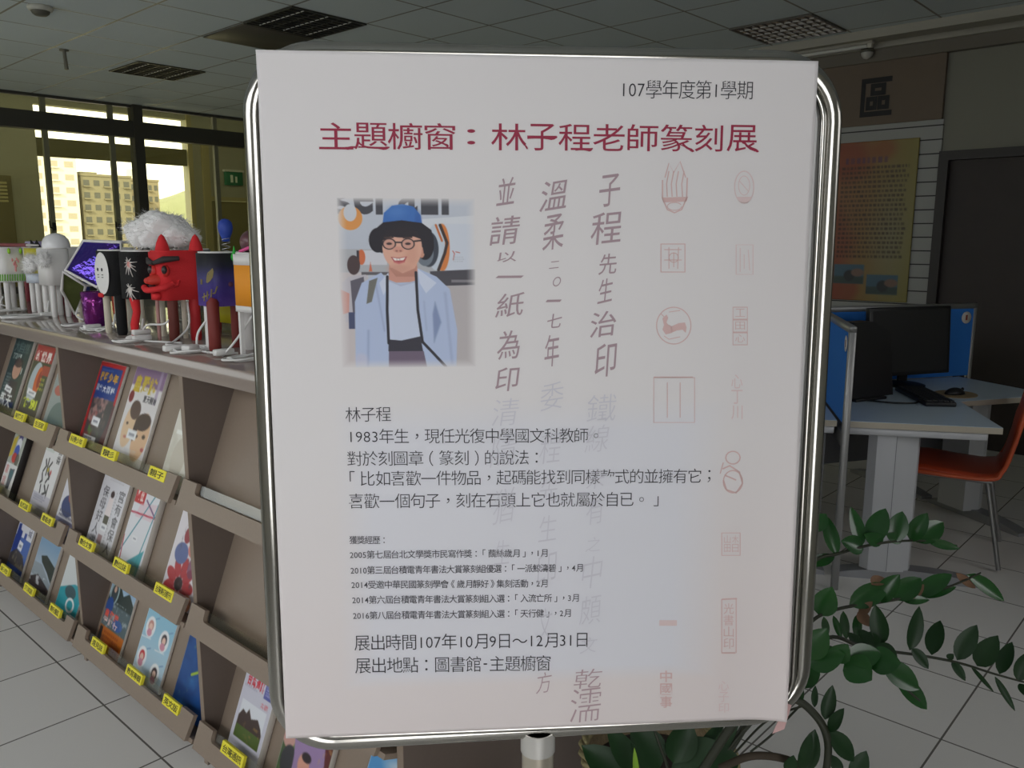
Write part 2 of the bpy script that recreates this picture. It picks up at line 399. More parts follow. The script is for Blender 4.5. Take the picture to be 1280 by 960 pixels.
# right wall: cornice, slat panelling, brown lettering board, door
cor = MB().box(6.30, 6.36, -2.0, YW, 2.925, CEIL).box(6.36, XR, -2.0, YW, 2.955, CEIL).box(6.60, XR, -2.0, YW, 2.915, 2.955)
struct(cor.build('trim_7', mat('cornice_paint', (170, 166, 154), .7)))
struct(MB().box(6.64, XR, -2.0, YW, 2.83, 2.915).build('trim_8', mat('cornice_lower', (118, 112, 102), .8)))
slat_m = bpy.data.materials.new('slat_wall'); slat_m.use_nodes = True
nt = slat_m.node_tree; bs = nt.nodes['Principled BSDF']; tc = nt.nodes.new('ShaderNodeTexCoord'); sp = nt.nodes.new('ShaderNodeSeparateXYZ'); nt.links.new(tc.outputs['Object'], sp.inputs[0])
def _m(op, a, b):
    n = nt.nodes.new('ShaderNodeMath'); n.operation = op
    for i, x in enumerate((a, b)):
        if isinstance(x, (int, float)): n.inputs[i].default_value = x
        else: nt.links.new(x, n.inputs[i])
    return n.outputs[0]
k = _m('LESS_THAN', _m('FRACT', _m('DIVIDE', _m('SUBTRACT', sp.outputs[2], .03), .1), 0.0), .09)
mx = nt.nodes.new('ShaderNodeMix'); mx.data_type = 'RGBA'; nt.links.new(k, mx.inputs[0]); mx.inputs[6].default_value = (*lin(160, 160, 156), 1); mx.inputs[7].default_value = (*lin(40, 38, 36), 1)
nt.links.new(mx.outputs[2], bs.inputs['Base Color']); bs.inputs['Roughness'].default_value = .55
struct(MB().box(6.68, XR, 1.905, 5.2, .1, 2.375).build('wall_panel', slat_m))
struct(MB().box(6.66, XR, 1.915, 5.2, 2.375, 2.83).build('trim_9', mat('lettering_board', (116, 102, 88), .75, noise=.08, nscale=8)))
door_fr = mat('door_frame_dark', (44, 38, 34), .5)
struct(MB().box(6.64, 6.72, 1.84, 1.905, 0, 2.145).box(6.64, 6.72, .80, .87, 0, 2.145).box(6.64, 6.72, .87, 1.84, 2.08, 2.145).build('trim_10', door_fr))
dr = struct(MB().box(6.70, 6.75, .86, 1.85, 0, 2.09).build('door_3', mat('door_veneer', (50, 40, 35), .55, noise=.25, nscale=6)))
MB().tube([(6.70, .98, 1.0), (6.63, .98, 1.0), (6.63, 1.10, 1.0)], .012, 8).build('door_handle', mat('brushed_steel', (170, 170, 168), .3, 1), dr)
struct(MB().box(6.67, XR, -2.0, .80, 0, .09).box(6.67, XR, 5.2, YW, 0, .09).box(6.67, XR, 1.905, 5.2, 0, .09).build('baseboard_right', mat('skirting', (88, 80, 74), .6)))

def lettering(mb, ch, y0, y1, z0, z1, x): # on the right wall, y falls to the viewer's right
    char_into(mb, ch, lambda a, b: (x, y0+(y1-y0)*a, z0+(z1-z0)*b), .025)
lt = MB(); lettering(lt, '區', 2.50, 2.265, 2.435, 2.715, 6.655)
tag(lt.build('wall_lettering', mat('ink_black', (20, 19, 20), .6), loc=(6.655, 2.38, 2.43)), 'large black brush character on the brown board high on the right wall', 'lettering')

# ------------------------------------------------------------------ magazine rack
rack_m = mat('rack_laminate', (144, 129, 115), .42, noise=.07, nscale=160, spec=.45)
rack_shade = mat('rack_laminate_shaded', (110, 98, 90), .6, noise=.06, nscale=160)  # darker copy of the laminate: shade on the divider sides put into colour
rack_top = mat('rack_top_laminate', (150, 138, 130), .11, noise=.05, nscale=120, spec=.6)
acryl = glass_mat('acrylic_strip', (.95, .94, .90), .10, .08)
label_y = mat('label_yellow', (240, 228, 60), .55); ink = mat('label_ink', (40, 40, 34), .6)
XF, DIV = 1.012, [3.98, 3.02, 2.13, 1.245]; DEEP = .74
rack = empty('magazine_rack', (1.38, 2.6, 0))
tag(rack, 'long beige magazine rack with three tiers of sloping shelves, lamps along its top', 'magazine rack')
RO = (1.38, 2.6, 0)
MB().rbox(XF-.004, XF+DEEP, 1.225, 4.81, 1.142, 1.192, .003).build('top', rack_top, rack, off=RO)
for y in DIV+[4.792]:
    MB().box(XF+.0015, XF+DEEP-.01, y-.010, y+.010, 0, 1.142).box(XF, XF+.0015, y-.010, y+.010, 0, 1.142, 1).build('divider', [rack_shade, rack_m], rack, off=RO)
MB().box(1.37, 1.39, 1.255, 4.782, .06, 1.142).build('core_panel', rack_shade, rack, off=RO)
SL = Vector((.3577, 0, .9338)); NR = Vector((-.9338, 0, .3577)); YR = Vector((0, -1, 0))
def frame_at(p):                                                    # local x = viewer's right along the rack, y = up the slope, z = out
    return Matrix(((YR.x, SL.x, NR.x, p[0]), (YR.y, SL.y, NR.y, p[1]), (YR.z, SL.z, NR.z, p[2]), (0, 0, 0, 1)))
TIER = .357
def nook(k): return 1.041, .778-TIER*k                              # where shelf board and sloping back meet
bays = [(4.782, 3.99), (3.97, 3.03), (3.01, 2.14), (2.12, 1.255)]
LAB = {  # (bay, tier): [(distance of label from the left end, text)]
 (1, 0): [(.03, '圖文誌'), (.45, '美麗月'), (.66, '生活家')], (1, 1): [(.02, '單車'), (.40, '自然誌'), (.64, '書香遠')], (1, 2): [(.06, '城市'), (.35, '海洋誌'), (.63, '新藍')],
 (2, 0): [(.11, '科學少年'), (.37, '影'), (.70, '親子')], (2, 1): [(.11, '聯合文學'), (.39, '數位誌'), (.68, '台灣美術館刊')],
 (2, 2): [(.14, '遠見誌'), (.42, '教育專輯'), (.68, '英文版')], (3, 2): [(.14, '台灣通訊'), (.50, '文訊')],
 (0, 0): [(.6, '時報')], (0, 1): [(.6, '旅人')], (0, 2): [(.6, '新地')]}
for bi, (yl, yr) in enumerate(bays):
    wdt = yl-yr
    for k in range(3):
        X, Z = nook(k); top = (1.142 if k == 0 else .80-TIER*(k-1)+.0)
        ln = (top-Z)/SL.z
        M = frame_at((X, yl, Z))
        MB().box(0, wdt, -.012, ln, -.010, 0, M=M).build('back_panel', rack_m, rack, off=RO)
        MB().box(0, wdt, -.012, 0, 0, .064, M=M).build('shelf_board', rack_m, rack, off=RO)
        # front rail: board with a wide notch closed by a clear strip
        Hh, nd, m0 = .078, .030, .082; g = .006; pol = [(g, 0), (wdt-.022, 0), (wdt-.010, Hh), (wdt-m0, Hh)]
        for a in range(5): pol.append((wdt-m0-.012+.012*math.cos(a*PI/8), Hh-nd+.012-.012*math.sin(a*PI/8)))
        for a in range(5): pol.append((m0+.012-.012*math.sin(a*PI/8), Hh-nd+.012-.012*math.cos(a*PI/8)))
        pol += [(m0, Hh), (g, Hh)]
        M2 = M @ Matrix.Translation((0, -.012, .062))
        rl = MB().prism(pol, 0, .013, M=M2).build('rail', rack_m, rack, off=RO)
        MB().box(m0-.01, wdt-m0+.01, Hh-nd-.006, Hh-.002, .002, .005, M=M2).build('clear_strip', acryl, rl, off=RO)
        for lx, tx in LAB.get((bi, k), []):
            if bi == 1: lx += .074
            lw = .112 if len(tx) >= 4 else .10; lb = MB(); z = .0145
            lb.box(lx, lx+lw, Hh-nd-.002, Hh-.001, .0052, z, mi=0, M=M2)
            text_into(lb, tx, lambda a, b, L: M2 @ Vector((lx+.008+a/L*(lw-.016), Hh-nd+.005+b*.020, z+.0004)), .01, 1)
            lb.build('shelf_label', [label_y, ink], rl, off=RO)
# ------------------------------------------------------------------ magazines: page block with a printed cover
pm = print_mat(.35, 'printed_cover', .5); pages_m = mat('paper_pages', (205, 200, 192), .7)
def sticker(P, x, y, w=.24, h=.09, rot=0):
    c, s = math.cos(rot), math.sin(rot); q = [(-w/2, -h/2), (w/2, -h/2), (w/2, h/2), (-w/2, h/2)]
    P.poly([(x+a*c-b*s, y+a*s+b*c) for a, b in q], (236, 238, 242)); P.rect(x-w*.3, y-h*.12, x+w*.3, y+h*.16, (120, 124, 140), .7)
def magazine(label, yl, k, wd, hg, th, paint, tilt=0, res=(60, 88), lift=.004, bend=0, group=None, side=None, dz=0):
    X, Z = nook(k); p = Vector((X, yl, Z))+SL*lift+NR*(th+.002+dz)
    root = tag(MB().rbox(0, wd, 0, hg, -th, -.0006, .0008, 1).build('magazine', side or pages_m), label, 'magazine', group)
    root.matrix_world = frame_at(p) @ Matrix.Rotation(tilt, 4, 'Z')
    P = Paint(res[0], res[1], 0, 0, 1, hg/wd, (235, 235, 235)); paint(P)
    P.mesh('cover', wd, hg, pm, root, fn=(lambda u, v: bend*np.sin(PI*u/wd)*1.0) if bend else None, z=.0004)
    return root
def c_night(P):
    P.rect(0, 0, 1, 2, (38, 62, 64)); P.noise((70, 92, 90), .5, 5, 3, (0, 0, 1, .5)); P.text('大自然', .08, .08, .92, .30, (120, 142, 138), .8); P.text('Travel', .12, .33, .6, .44, (210, 220, 214), .9)
    P.ell(.55, .64, .22, .2, (196, 150, 130)); P.ell(.55, .5, .25, .1, (52, 44, 46), .8); P.poly([(.2, 1.45), (.3, .88), (.8, .88), (.95, 1.5)], (40, 34, 52)); P.block(.1, .75, .4, 1.2, 7, (190, 200, 205), .6)
    P.line([(.82, .6), (.82, .7)], .03, (230, 236, 236)); P.rect(0, 1.28, .9, 1.45, (26, 44, 86)); P.text('飛天', .1, 1.16, .8, 1.42, (240, 244, 246), bold=.03); sticker(P, .42, 1.06, .4, .12, .12)
def c_redtop(P):
    P.rect(0, 0, 1, 2, (60, 66, 52)); P.rect(0, 0, 1, .34, (168, 32, 44)); P.text('新世界', .06, .12, .95, .34, (236, 228, 224), bold=.05); P.ell(.4, .78, .3, .42, (176, 190, 200)); P.ell(.55, .74, .17, .3, (206, 92, 44)); P.ell(.62, .7, .1, .18, (150, 40, 40))
    P.rect(.62, .4, 1, .6, (190, 60, 52), .8); P.block(.66, .66, .98, .95, 3, (206, 206, 64), .9); P.text('特別', .08, 1.12, .92, 1.32, (214, 226, 44), bold=.05); P.rect(0, 1.34, 1, 1.6, (56, 50, 54)); sticker(P, .42, 1.0, .5, .12, .1); P.block(.2, 1.1, .8, 1.15, 1, (230, 230, 235))
def c_grey(P):
    P.rect(0, 0, 1, 2, (150, 162, 164)); P.ell(.55, .85, .4, .35, (96, 118, 120)); P.rect(0, 1.05, 1, 1.6, (214, 216, 222)); P.text('報', .15, 1.12, .6, 1.38, (196, 40, 52), bold=.04); P.ell(.3, .3, .2, .1, (190, 80, 70), .8)
def c_bike(P):
    P.rect(0, 0, 1, 2.4, (170, 176, 168)); P.rect(0, .0, 1, .35, (120, 128, 116)); P.noise((80, 86, 76), .7, 6, 4, (0, 0, 1, .4)); P.poly([(.05, .5), (.35, .35), (.25, 1.0), (0, 1.1)], (206, 180, 40), .9); P.ell(.6, .42, .16, .1, (70, 60, 120)); P.ell(.58, .62, .2, .2, (222, 224, 230)); P.ell(.55, .85, .2, .22, (52, 84, 180)); P.ell(.5, 1.05, .2, .16, (196, 56, 52))
    P.ell(.75, 1.08, .16, .2, (74, 66, 60), .7); P.rect(0, 1.25, 1, 2.4, (224, 224, 224)); P.text('車旅', .06, 1.3, .34, 2.0, (198, 70, 70), .8, vert=True); P.poly([(.45, 1.4), (.85, 1.36), (.75, 2.0), (.5, 2.0)], (96, 100, 110)); P.ell(.65, 1.55, .14, .14, (60, 110, 120), .8)
def c_brush(P):
    P.rect(0, 0, 1, 2, (232, 232, 234)); P.rect(0, 0, .5, .3, (206, 214, 210), .8); P.text('書香', .72, .12, .95, .5, (40, 40, 44), vert=True)
    for i, q in enumerate([[(.2, .5), (.3, .62), (.2, .75)], [(.35, .45), (.4, .8)], [(.55, .5), (.45, .62), (.62, .85)], [(.2, .8), (.3, .95), (.22, 1.0)], [(.5, .75), (.62, .8), (.5, .95)], [(.3, 1.05), (.35, 1.2)], [(.5, 1.02), (.66, 1.15), (.5, 1.22)], [(.7, .98), (.72, 1.25)]]): P.line(q, .055, (44, 44, 48))
    P.ell(.45, .68, .05, .05, (190, 170, 60)); P.ell(.62, .72, .04, .06, (190, 60, 60)); P.rect(0, 1.22, 1, 1.6, (196, 194, 208), .8); P.block(.1, 1.26, .8, 1.4, 3, (120, 120, 150), .7)
def c_people(P):
    P.rect(0, 0, 1, 2, (222, 222, 230)); P.ell(.4, .8, .3, .2, (52, 66, 120)); P.ell(.45, .55, .16, .18, (190, 70, 70)); P.rect(0, 1.05, 1, 1.6, (150, 150, 190)); P.block(.1, .9, .9, 1.05, 2, (60, 60, 90))
def c_city(P):
    P.rect(0, 0, 1, 2, (58, 92, 168)); P.rect(0, 0, 1, .55, (226, 226, 234)); P.poly([(.02, .9), (.05, .3), (.2, .26), (.22, .4), (.36, .42), (.36, 1)], (40, 66, 150)); P.poly([(.5, 1), (.52, .42), (.66, .42), (.66, 1)], (60, 84, 160)); P.text('新城', .72, .12, .92, .48, (40, 44, 80), vert=True); P.rect(.36, .55, 1, 1.0, (84, 116, 190), .8)
    P.poly([(0, 1.0), (.3, .84), (.75, .9), (1, 1.1), (1, 1.3), (0, 1.25)], (66, 62, 66)); P.noise((150, 140, 110), .6, 12, 6, (0, .9, 1, 1.25)); P.rect(0, 1.22, 1, 1.6, (44, 74, 150)); sticker(P, .46, .74, .26, .2, .1)
def c_coast(P):
    P.rect(0, 0, 1, 2, (130, 164, 196)); P.vgrad(.3, .8, (176, 190, 204)); P.rect(0, 0, 1, .2, (30, 74, 168)); P.rect(0, .19, 1, .215, (180, 200, 230)); P.text('藍色', .6, .06, .88, .16, (228, 234, 244)); P.poly([(.25, .56), (.5, .5), (1, .62), (1, .92), (.7, .78), (.35, .66)], (42, 52, 48)); P.poly([(0, .72), (.4, .7), (1, .96), (1, 1.05), (0, .95)], (150, 162, 172))
    P.poly([(0, 1.02), (.35, .9), (1, 1.05), (1, 1.35), (0, 1.25)], (66, 58, 62)); P.noise((226, 230, 236), .8, 9, 5, (0, .9, 1, 1.08)); P.rect(0, 1.26, 1, 1.6, (28, 82, 172))
def c_teal(P):
    P.rect(0, 0, 1, 2, (214, 220, 222)); P.poly([(0, .7), (.6, .5), (1, .5), (1, 2), (0, 2)], (46, 160, 176)); P.ell(.5, .68, .25, .12, (60, 90, 100)); P.ell(.62, .9, .2, .14, (236, 240, 242)); P.ell(.62, .9, .13, .09, (46, 160, 176))
def c_puzzle(P):
    P.rect(0, 0, 1, 2, (190, 40, 42)); P.rect(.10, .08, .93, .7, (38, 66, 138)); P.poly([(.1, .65), (.93, .62), (.93, 1.0), (.78, 1.5), (.14, 1.5)], (74, 70, 72)); P.text('科學少年', .16, .17, .88, .34, (216, 160, 48), bold=.06); P.block(.16, .13, .8, .16, 1, (150, 170, 220), .6); P.text('恐龍大百科', .12, .40, .88, .52, (232, 234, 238), bold=.04)
    P.noise((196, 150, 142), .8, 9, 9, (.14, .62, .85, 1.1), .42); P.noise((150, 60, 60), .7, 7, 11, (.1, .85, .5, 1.4)); P.noise((86, 150, 70), .7, 6, 12, (.3, 1.1, .85, 1.5)); P.rect(.2, 1.28, .7, 1.38, (226, 226, 226)); P.block(.22, 1.3, .66, 1.36, 1, (40, 40, 40)); P.poly([(.72, .7), (.9, .66), (1, .7), (1, 1.6), (.75, 1.6)], (66, 62, 62), .8); sticker(P, .52, 1.02, .3, .15, .06)
def c_faces(P):
    P.rect(0, 0, 1, 2, (224, 222, 224)); P.rect(0, 0, 1, .28, (140, 112, 150)); P.text('皇冠誌', .08, .12, .82, .38, (206, 182, 60), bold=.05); P.rect(.82, 0, .9, .5, (176, 160, 190), .8); P.ell(.1, .46, .08, .09, (130, 34, 44)); P.text('夏天開始', .5, .4, .92, .5, (70, 70, 80), bold=.03)
    P.ell(.3, .88, .2, .34, (226, 196, 162), rot=.12); P.ell(.36, .64, .17, .14, (92, 70, 68), rot=.3); P.ell(.74, 1.0, .24, .36, (222, 184, 148), rot=.1); P.ell(.70, .78, .24, .13, (70, 50, 50), rot=-.1); P.ell(.52, .92, .07, .16, (70, 50, 50)); P.ell(.62, 1.0, .04, .025, (70, 50, 44)); P.ell(.22, .86, .035, .02, (80, 60, 54)); P.ell(.26, 1.06, .05, .02, (196, 120, 110)); P.ell(.84, .98, .05, .03, (70, 50, 44)); P.ell(.9, 1.16, .05, .03, (190, 90, 90)); P.noise((206, 206, 214), .5, 5, 3, (0, 1.2, 1, 1.5)); sticker(P, .46, 1.0, .3, .14)
def c_pale(P):
    P.rect(0, 0, 1, 2, (226, 224, 214)); P.noise((196, 192, 176), .6, 4, 8); P.rect(.1, .3, .5, .36, (244, 246, 240)); P.ell(.35, .7, .2, .3, (206, 200, 186)); sticker(P, .3, 1.0, .3, .12)
def c_vert(P):
    P.rect(0, 0, 1, 2, (222, 222, 228)); P.block(.2, .06, .9, .16, 1, (150, 150, 158), .7); P.block(.25, .2, .8, .26, 2, (180, 180, 186), .7); P.text('保母好人選', .12, .36, .34, 1.42, (52, 52, 58), vert=True); P.text('官有會保人', .72, .34, .94, 1.42, (60, 60, 66), vert=True)
    P.ell(.5, .46, .07, .06, (70, 52, 50)); P.poly([(.42, .52), (.58, .52), (.62, .82), (.4, .82)], (236, 226, 226)); P.rect(.42, .82, .6, .98, (86, 84, 66)); P.block(.62, .4, .68, 1.3, 18, (140, 140, 146), .6); P.rect(.4, 1.15, .56, 1.3, (150, 110, 110), .7); sticker(P, .5, 1.02, .22, .12)
def c_lines(P):
    P.rect(0, 0, 1, 2, (226, 228, 234)); P.rect(0, 0, .42, .32, (196, 34, 40)); P.text('數位', .06, .05, .36, .27, (240, 214, 210), bold=.05); P.poly([(.3, .3), (1, .2), (1, .55), (.2, .58)], (226, 196, 206), .6)
    for q, c in (([(0, 1.3), (.8, .05)], (62, 142, 160)), ([(0, .52), (1, .46)], (196, 60, 90)), ([(.5, .2), (1, .45)], (110, 70, 120)), ([(0, 1.0), (.1, 1.55)], (190, 60, 80)), ([(1, .2), (.75, 1.5)], (70, 150, 165))): P.line(q, .035, c)
    P.poly([(.3, 1.5), (.95, 1.1), (.9, 1.7), (.3, 1.7)], (60, 160, 172), .9); sticker(P, .45, .98, .2, .1)
def c_flower(P):
    P.rect(0, 0, 1, 2, (224, 220, 226))
    for i in range(9):
        a = i*.7; P.ell(.45+.28*math.cos(a), 1.05+.25*math.sin(a), .16, .09, (176, 40, 48), .9, rot=a)
    P.ell(.45, 1.05, .12, .1, (48, 24, 26)); P.ell(.3, .62, .2, .16, (96, 110, 160)); P.ell(.6, .5, .14, .12, (214, 130, 120)); P.ell(.35, .34, .1, .12, (150, 50, 60)); P.ell(.7, .75, .12, .16, (120, 60, 90), .8); P.ell(.8, 1.25, .14, .12, (226, 160, 120)); P.noise((90, 80, 90), .6, 9, 4, (0, .2, 1, 1.3), .55); P.text('美術館', .02, 1.24, .95, 1.4, (206, 40, 90), bold=.05)
def c_mountain(P):
    P.rect(0, 0, 1, 2, (86, 140, 196)); P.vgrad(.05, .4, (196, 214, 226)); P.poly([(0, .5), (.1, .2), (.3, .14), (.55, .34), (.75, .24), (1, .4), (1, .7), (0, .7)], (44, 58, 56)); P.rect(0, .55, 1, 1.0, (86, 104, 110)); P.noise((186, 196, 200), .7, 12, 7, (.2, .5, 1, .98), .5); P.ell(.2, .36, .17, .22, (150, 176, 180)); P.ell(.2, .38, .12, .18, (66, 76, 80)); P.ell(.2, .3, .05, .06, (206, 170, 150)); P.ell(.14, .62, .14, .16, (44, 80, 150))
    P.ell(.62, .85, .2, .1, (50, 90, 170), .8); P.text('東海岸', .04, .68, .62, .82, (226, 90, 74), bold=.06); P.text('慢旅行', .04, .82, .66, .94, (232, 200, 196), bold=.04); P.rect(0, .98, 1, 2, (196, 110, 40)); P.block(.22, 1.04, .95, 1.34, 4, (150, 60, 30), .8); P.rect(.02, 1.0, .14, 1.28, (52, 42, 40))
def c_children(P):
    P.rect(0, 0, 1, 2, (150, 200, 224)); P.vgrad(.4, 1.4, (206, 220, 234)); P.text('教育專輯', .38, .1, .98, .24, (96, 104, 124), bold=.04); P.rect(.38, .09, .5, .25, (190, 90, 110), .5); P.block(.05, .06, .35, .16, 2, (190, 220, 236), .9)
    for x, y, c in ((.22, .5, (206, 150, 140)), (.74, .58, (60, 50, 60)), (.2, 1.0, (206, 60, 70)), (.72, 1.12, (60, 48, 54))):
        P.ell(x, y, .16, .17, (240, 244, 248)); P.ell(x, y-.02, .09, .09, c); P.ell(x, y+.0, .06, .06, (240, 206, 190)); P.ell(x, y+.09, .08, .06, (214, 150, 170)); P.line([(x-.2, y+.2), (x+.1, y+.17)], .02, (230, 236, 244)); P.line([(x+.1, y-.16), (x+.2, y-.2)], .02, (120, 160, 200))
    P.rect(0, 1.3, 1, 1.5, (196, 190, 214), .8); P.block(.5, 1.36, .7, 1.4, 1, (120, 110, 150))
def c_sea(P):
    P.rect(0, 0, 1, 2, (34, 82, 150)); P.noise((60, 130, 190), .7, 4, 5); P.noise((22, 54, 110), .7, 3, 9); P.line([(.35, .68), (.5, .6)], .04, (170, 200, 60)); P.noise((140, 170, 120), .5, 14, 3, None, .62); P.rect(0, 1.35, 1, 1.6, (20, 50, 110), .6)
def c_temple(P):
    P.rect(0, 0, 1, 2, (206, 206, 220)); P.rect(.0, .0, 1, .03, (226, 226, 232)); P.text('台灣通訊', .1, .08, .66, .3, (206, 46, 60), bold=.03); P.rect(.68, .1, 1, .36, (96, 100, 170)); P.block(.72, .14, .95, .32, 4, (190, 190, 226)); P.block(.06, .3, .6, .36, 1, (150, 150, 176), .6); P.text('古蹟', .66, .44, .9, .53, (214, 90, 100))
    P.rect(.1, .56, .9, 1.2, (224, 228, 236)); P.poly([(.1, .85), (.2, .72), (.32, .76), (.38, .66), (.5, .8), (.7, .74), (.84, .86), (.9, .95), (.9, 1.2), (.1, 1.2)], (70, 54, 50)); P.rect(.1, 1.0, .9, 1.22, (84, 104, 52)); P.noise((150, 120, 70), .7, 12, 4, (.1, .9, .9, 1.2), .5); P.block(.1, 1.28, .9, 1.36, 2, (170, 170, 200), .5)
def c_purple(P):
    P.rect(0, 0, 1, 2, (74, 96, 60)); P.noise((120, 150, 90), .8, 8, 4); P.ell(.12, .5, .14, .16, (206, 160, 150)); P.ell(.2, .8, .16, .2, (60, 60, 66)); P.poly([(.08, 0), (.86, 0), (1, .8), (1, 2), (.42, 2), (.3, .7)], (160, 134, 178)); P.poly([(.72, 0), (1, 0), (1, .9), (.86, .4)], (96, 40, 40)); P.noise((206, 170, 90), .7, 10, 6, (.75, 0, 1, .7), .5)
    P.block(.2, .08, .5, .3, 4, (120, 96, 140), .7); P.ell(.52, .72, .12, .14, (220, 160, 140)); P.ell(.55, .62, .1, .06, (50, 40, 46)); P.rect(.5, .2, .76, .4, (232, 232, 236)); P.block(.53, .24, .73, .36, 2, (90, 90, 100))
def c_sky(P):
    P.rect(0, 0, 1, 2, (84, 150, 206)); P.ell(.6, .2, .3, .12, (206, 222, 234), .9, soft=.1); P.ell(.8, .32, .3, .1, (226, 232, 238), .8, soft=.1); P.ell(.2, .55, .2, .06, (160, 200, 230), .7, soft=.08); P.text('國語教育', .5, .26, .98, .38, (70, 86, 120)); P.text('G', .32, .42, .5, .6, (40, 70, 110))
A = .0
G0 = None
magazine('dark green magazine with a portrait, in the top tier at the far left end', 3.872, 0, .205, .335, .012, c_night)
magazine('red-headed magazine with lime green headline, second in the far top tier', 3.592, 0, .19, .325, .018, c_redtop)
magazine('grey and white magazine half hidden by the upright, far top tier', 3.345, 0, .20, .235, .008, c_grey)
magazine('narrow thick book with a cyclist on the cover, far middle tier', 3.887, 1, .135, .316, .028, c_bike, side=mat('dark_spine', (34, 30, 30), .5))
magazine('white magazine with black brush strokes, second in the far middle tier', 3.572, 1, .18, .31, .010, c_brush)
magazine('white magazine with lilac foot, half hidden by the upright, far middle tier', 3.30, 1, .20, .26, .008, c_people)
magazine('navy magazine with white top and city towers, far bottom tier', 3.952, 2, .185, .27, .010, c_city)
magazine('blue magazine with a rocky coast photo, second in the far bottom tier', 3.675, 2, .21, .272, .012, c_coast)
magazine('teal and white magazine half hidden by the upright, far bottom tier', 3.38, 2, .20, .235, .008, c_teal)
magazine('red bordered magazine with blue panel and gold title, leaning in the top tier', 2.99, 0, .20, .32, .010, c_puzzle, bend=.006)
magazine('magazine with two dark-haired faces and yellow title on purple', 2.71, 0, .215, .33, .012, c_faces)
magazine('pale cream magazine in the top tier half hidden by the upright', 2.365, 0, .20, .235, .008, c_pale)
magazine('white magazine with two tall columns of black characters', 2.988, 1, .205, .308, .014, c_vert)
magazine('white magazine crossed by teal and pink lines under a red block', 2.707, 1, .165, .282, .022, c_lines)
magazine('magazine with large red flowers, half hidden by the upright, middle tier', 2.412, 1, .20, .27, .008, c_flower)
magazine('magazine with dark mountains above an orange band, bottom tier', 2.972, 2, .195, .268, .010, c_mountain)
magazine('light blue magazine with four little children on white spots', 2.673, 2, .20, .27, .010, c_children)
magazine('deep blue sea-coloured magazine half hidden by the upright, bottom tier', 2.39, 2, .20, .255, .008, c_sea)
magazine('white and lilac magazine with temple photo and red title, left of the sign', 2.03, 2, .155, .248, .022, c_temple)
magazine('purple magazine with green and dark red photos, below the sign board', 1.80, 2, .20, .25, .018, c_purple)
magazine('sky blue magazine with white clouds, below the sign board by the end upright', 1.485, 2, .20, .258, .012, c_sky, tilt=-.06, lift=.016)

# ------------------------------------------------------------------ sign stand and poster
ex = Vector((.729, -.684, 0)).normalized(); ey = Vector((.0157, .0157, 1)); ey = (ey-ex*ey.dot(ex)).normalized(); en = ex.cross(ey)
PW = .602; PH = .772
O0 = at_d(320, 62.5, 1.0); O0 = CAM+Vector((.814, 1.348, .324))*.6; 
PO = O0 - ey*PH                                                     # lower left corner of the sheet
MP = Matrix(((ex.x, ey.x, en.x, PO.x), (ex.y, ey.y, en.y, PO.y), (ex.z, ey.z, en.z, PO.z), (0, 0, 0, 1)))
def pl(x, y):
    """sight line met with the sheet, in sheet coordinates"""
    d = ray(x, y); t = en.dot(PO-CAM)/en.dot(d); q = CAM+d*t-PO; return q.dot(ex), q.dot(ey)
chrome = mat('chrome', (172, 170, 164), .16, 1.0)
stand = empty('sign_stand'); tag(stand, 'chrome sign stand with rounded tube frame holding the exhibition poster', 'sign stand')
base = PO+ex*.300-en*.018; stand.location = (base.x, base.y, 0)
SO = stand.location.copy()
def rr(x0, x1, y0, y1, r, n=10):
    out = []
    for cx, cy, a0 in ((x1-r, y1-r, 0), (x0+r, y1-r, 90), (x0+r, y0+r, 180), (x1-r, y0+r, 270)):
        for i in range(n+1): a = math.radians(a0+90*i/n); out.append((cx+r*math.cos(a), cy+r*math.sin(a)))
    return out
fr = rr(-.0085, .6275, -.017, .7745, .066)
low = lambda x, y: y+(max(0, 1-y/.4)*(.002+.011*x/.62) if y < .4 else 0)   # the bottom rail is not quite square to the sheet
MB().tube([MP @ Vector((x, low(x, y), -.0165)) for x, y in fr], .0118, 14, closed=True).build('frame', chrome, stand, off=SO)
MB().tube([MP @ Vector((x, y, -.0060)) for x, y in rr(.0055, .6135, -.003, .7605, .054)], .0042, 8, closed=True).build('inner_bead', chrome, stand, off=SO)
MB().prism(rr(-.004, .623, -.012, .770, .062), -.020, -.0105, M=MP).build('panel', mat('sign_panel', (226, 226, 224), .5), stand, off=SO)
pb = base.copy(); zt = (MP @ Vector((.3, -.012, -.018))).z
MB().tube([(pb.x, pb.y, .02), (pb.x, pb.y, zt)], .0195, 24).build('pole', mat('pole_steel', (216, 208, 192), .3, .9), stand, off=SO)
MB().tube([(pb.x, pb.y, zt-.028), (pb.x, pb.y, zt)], .0212, 24).build('collar', mat('collar_steel', (226, 224, 220), .35, .7), stand, off=SO)
MB().lathe([(.001, 0), (.15, 0), (.152, .008), (.14, .018), (.03, .028), (.018, .04), (.001, .04)], (pb.x, pb.y, 0), 40).build('base', chrome, stand, off=SO)

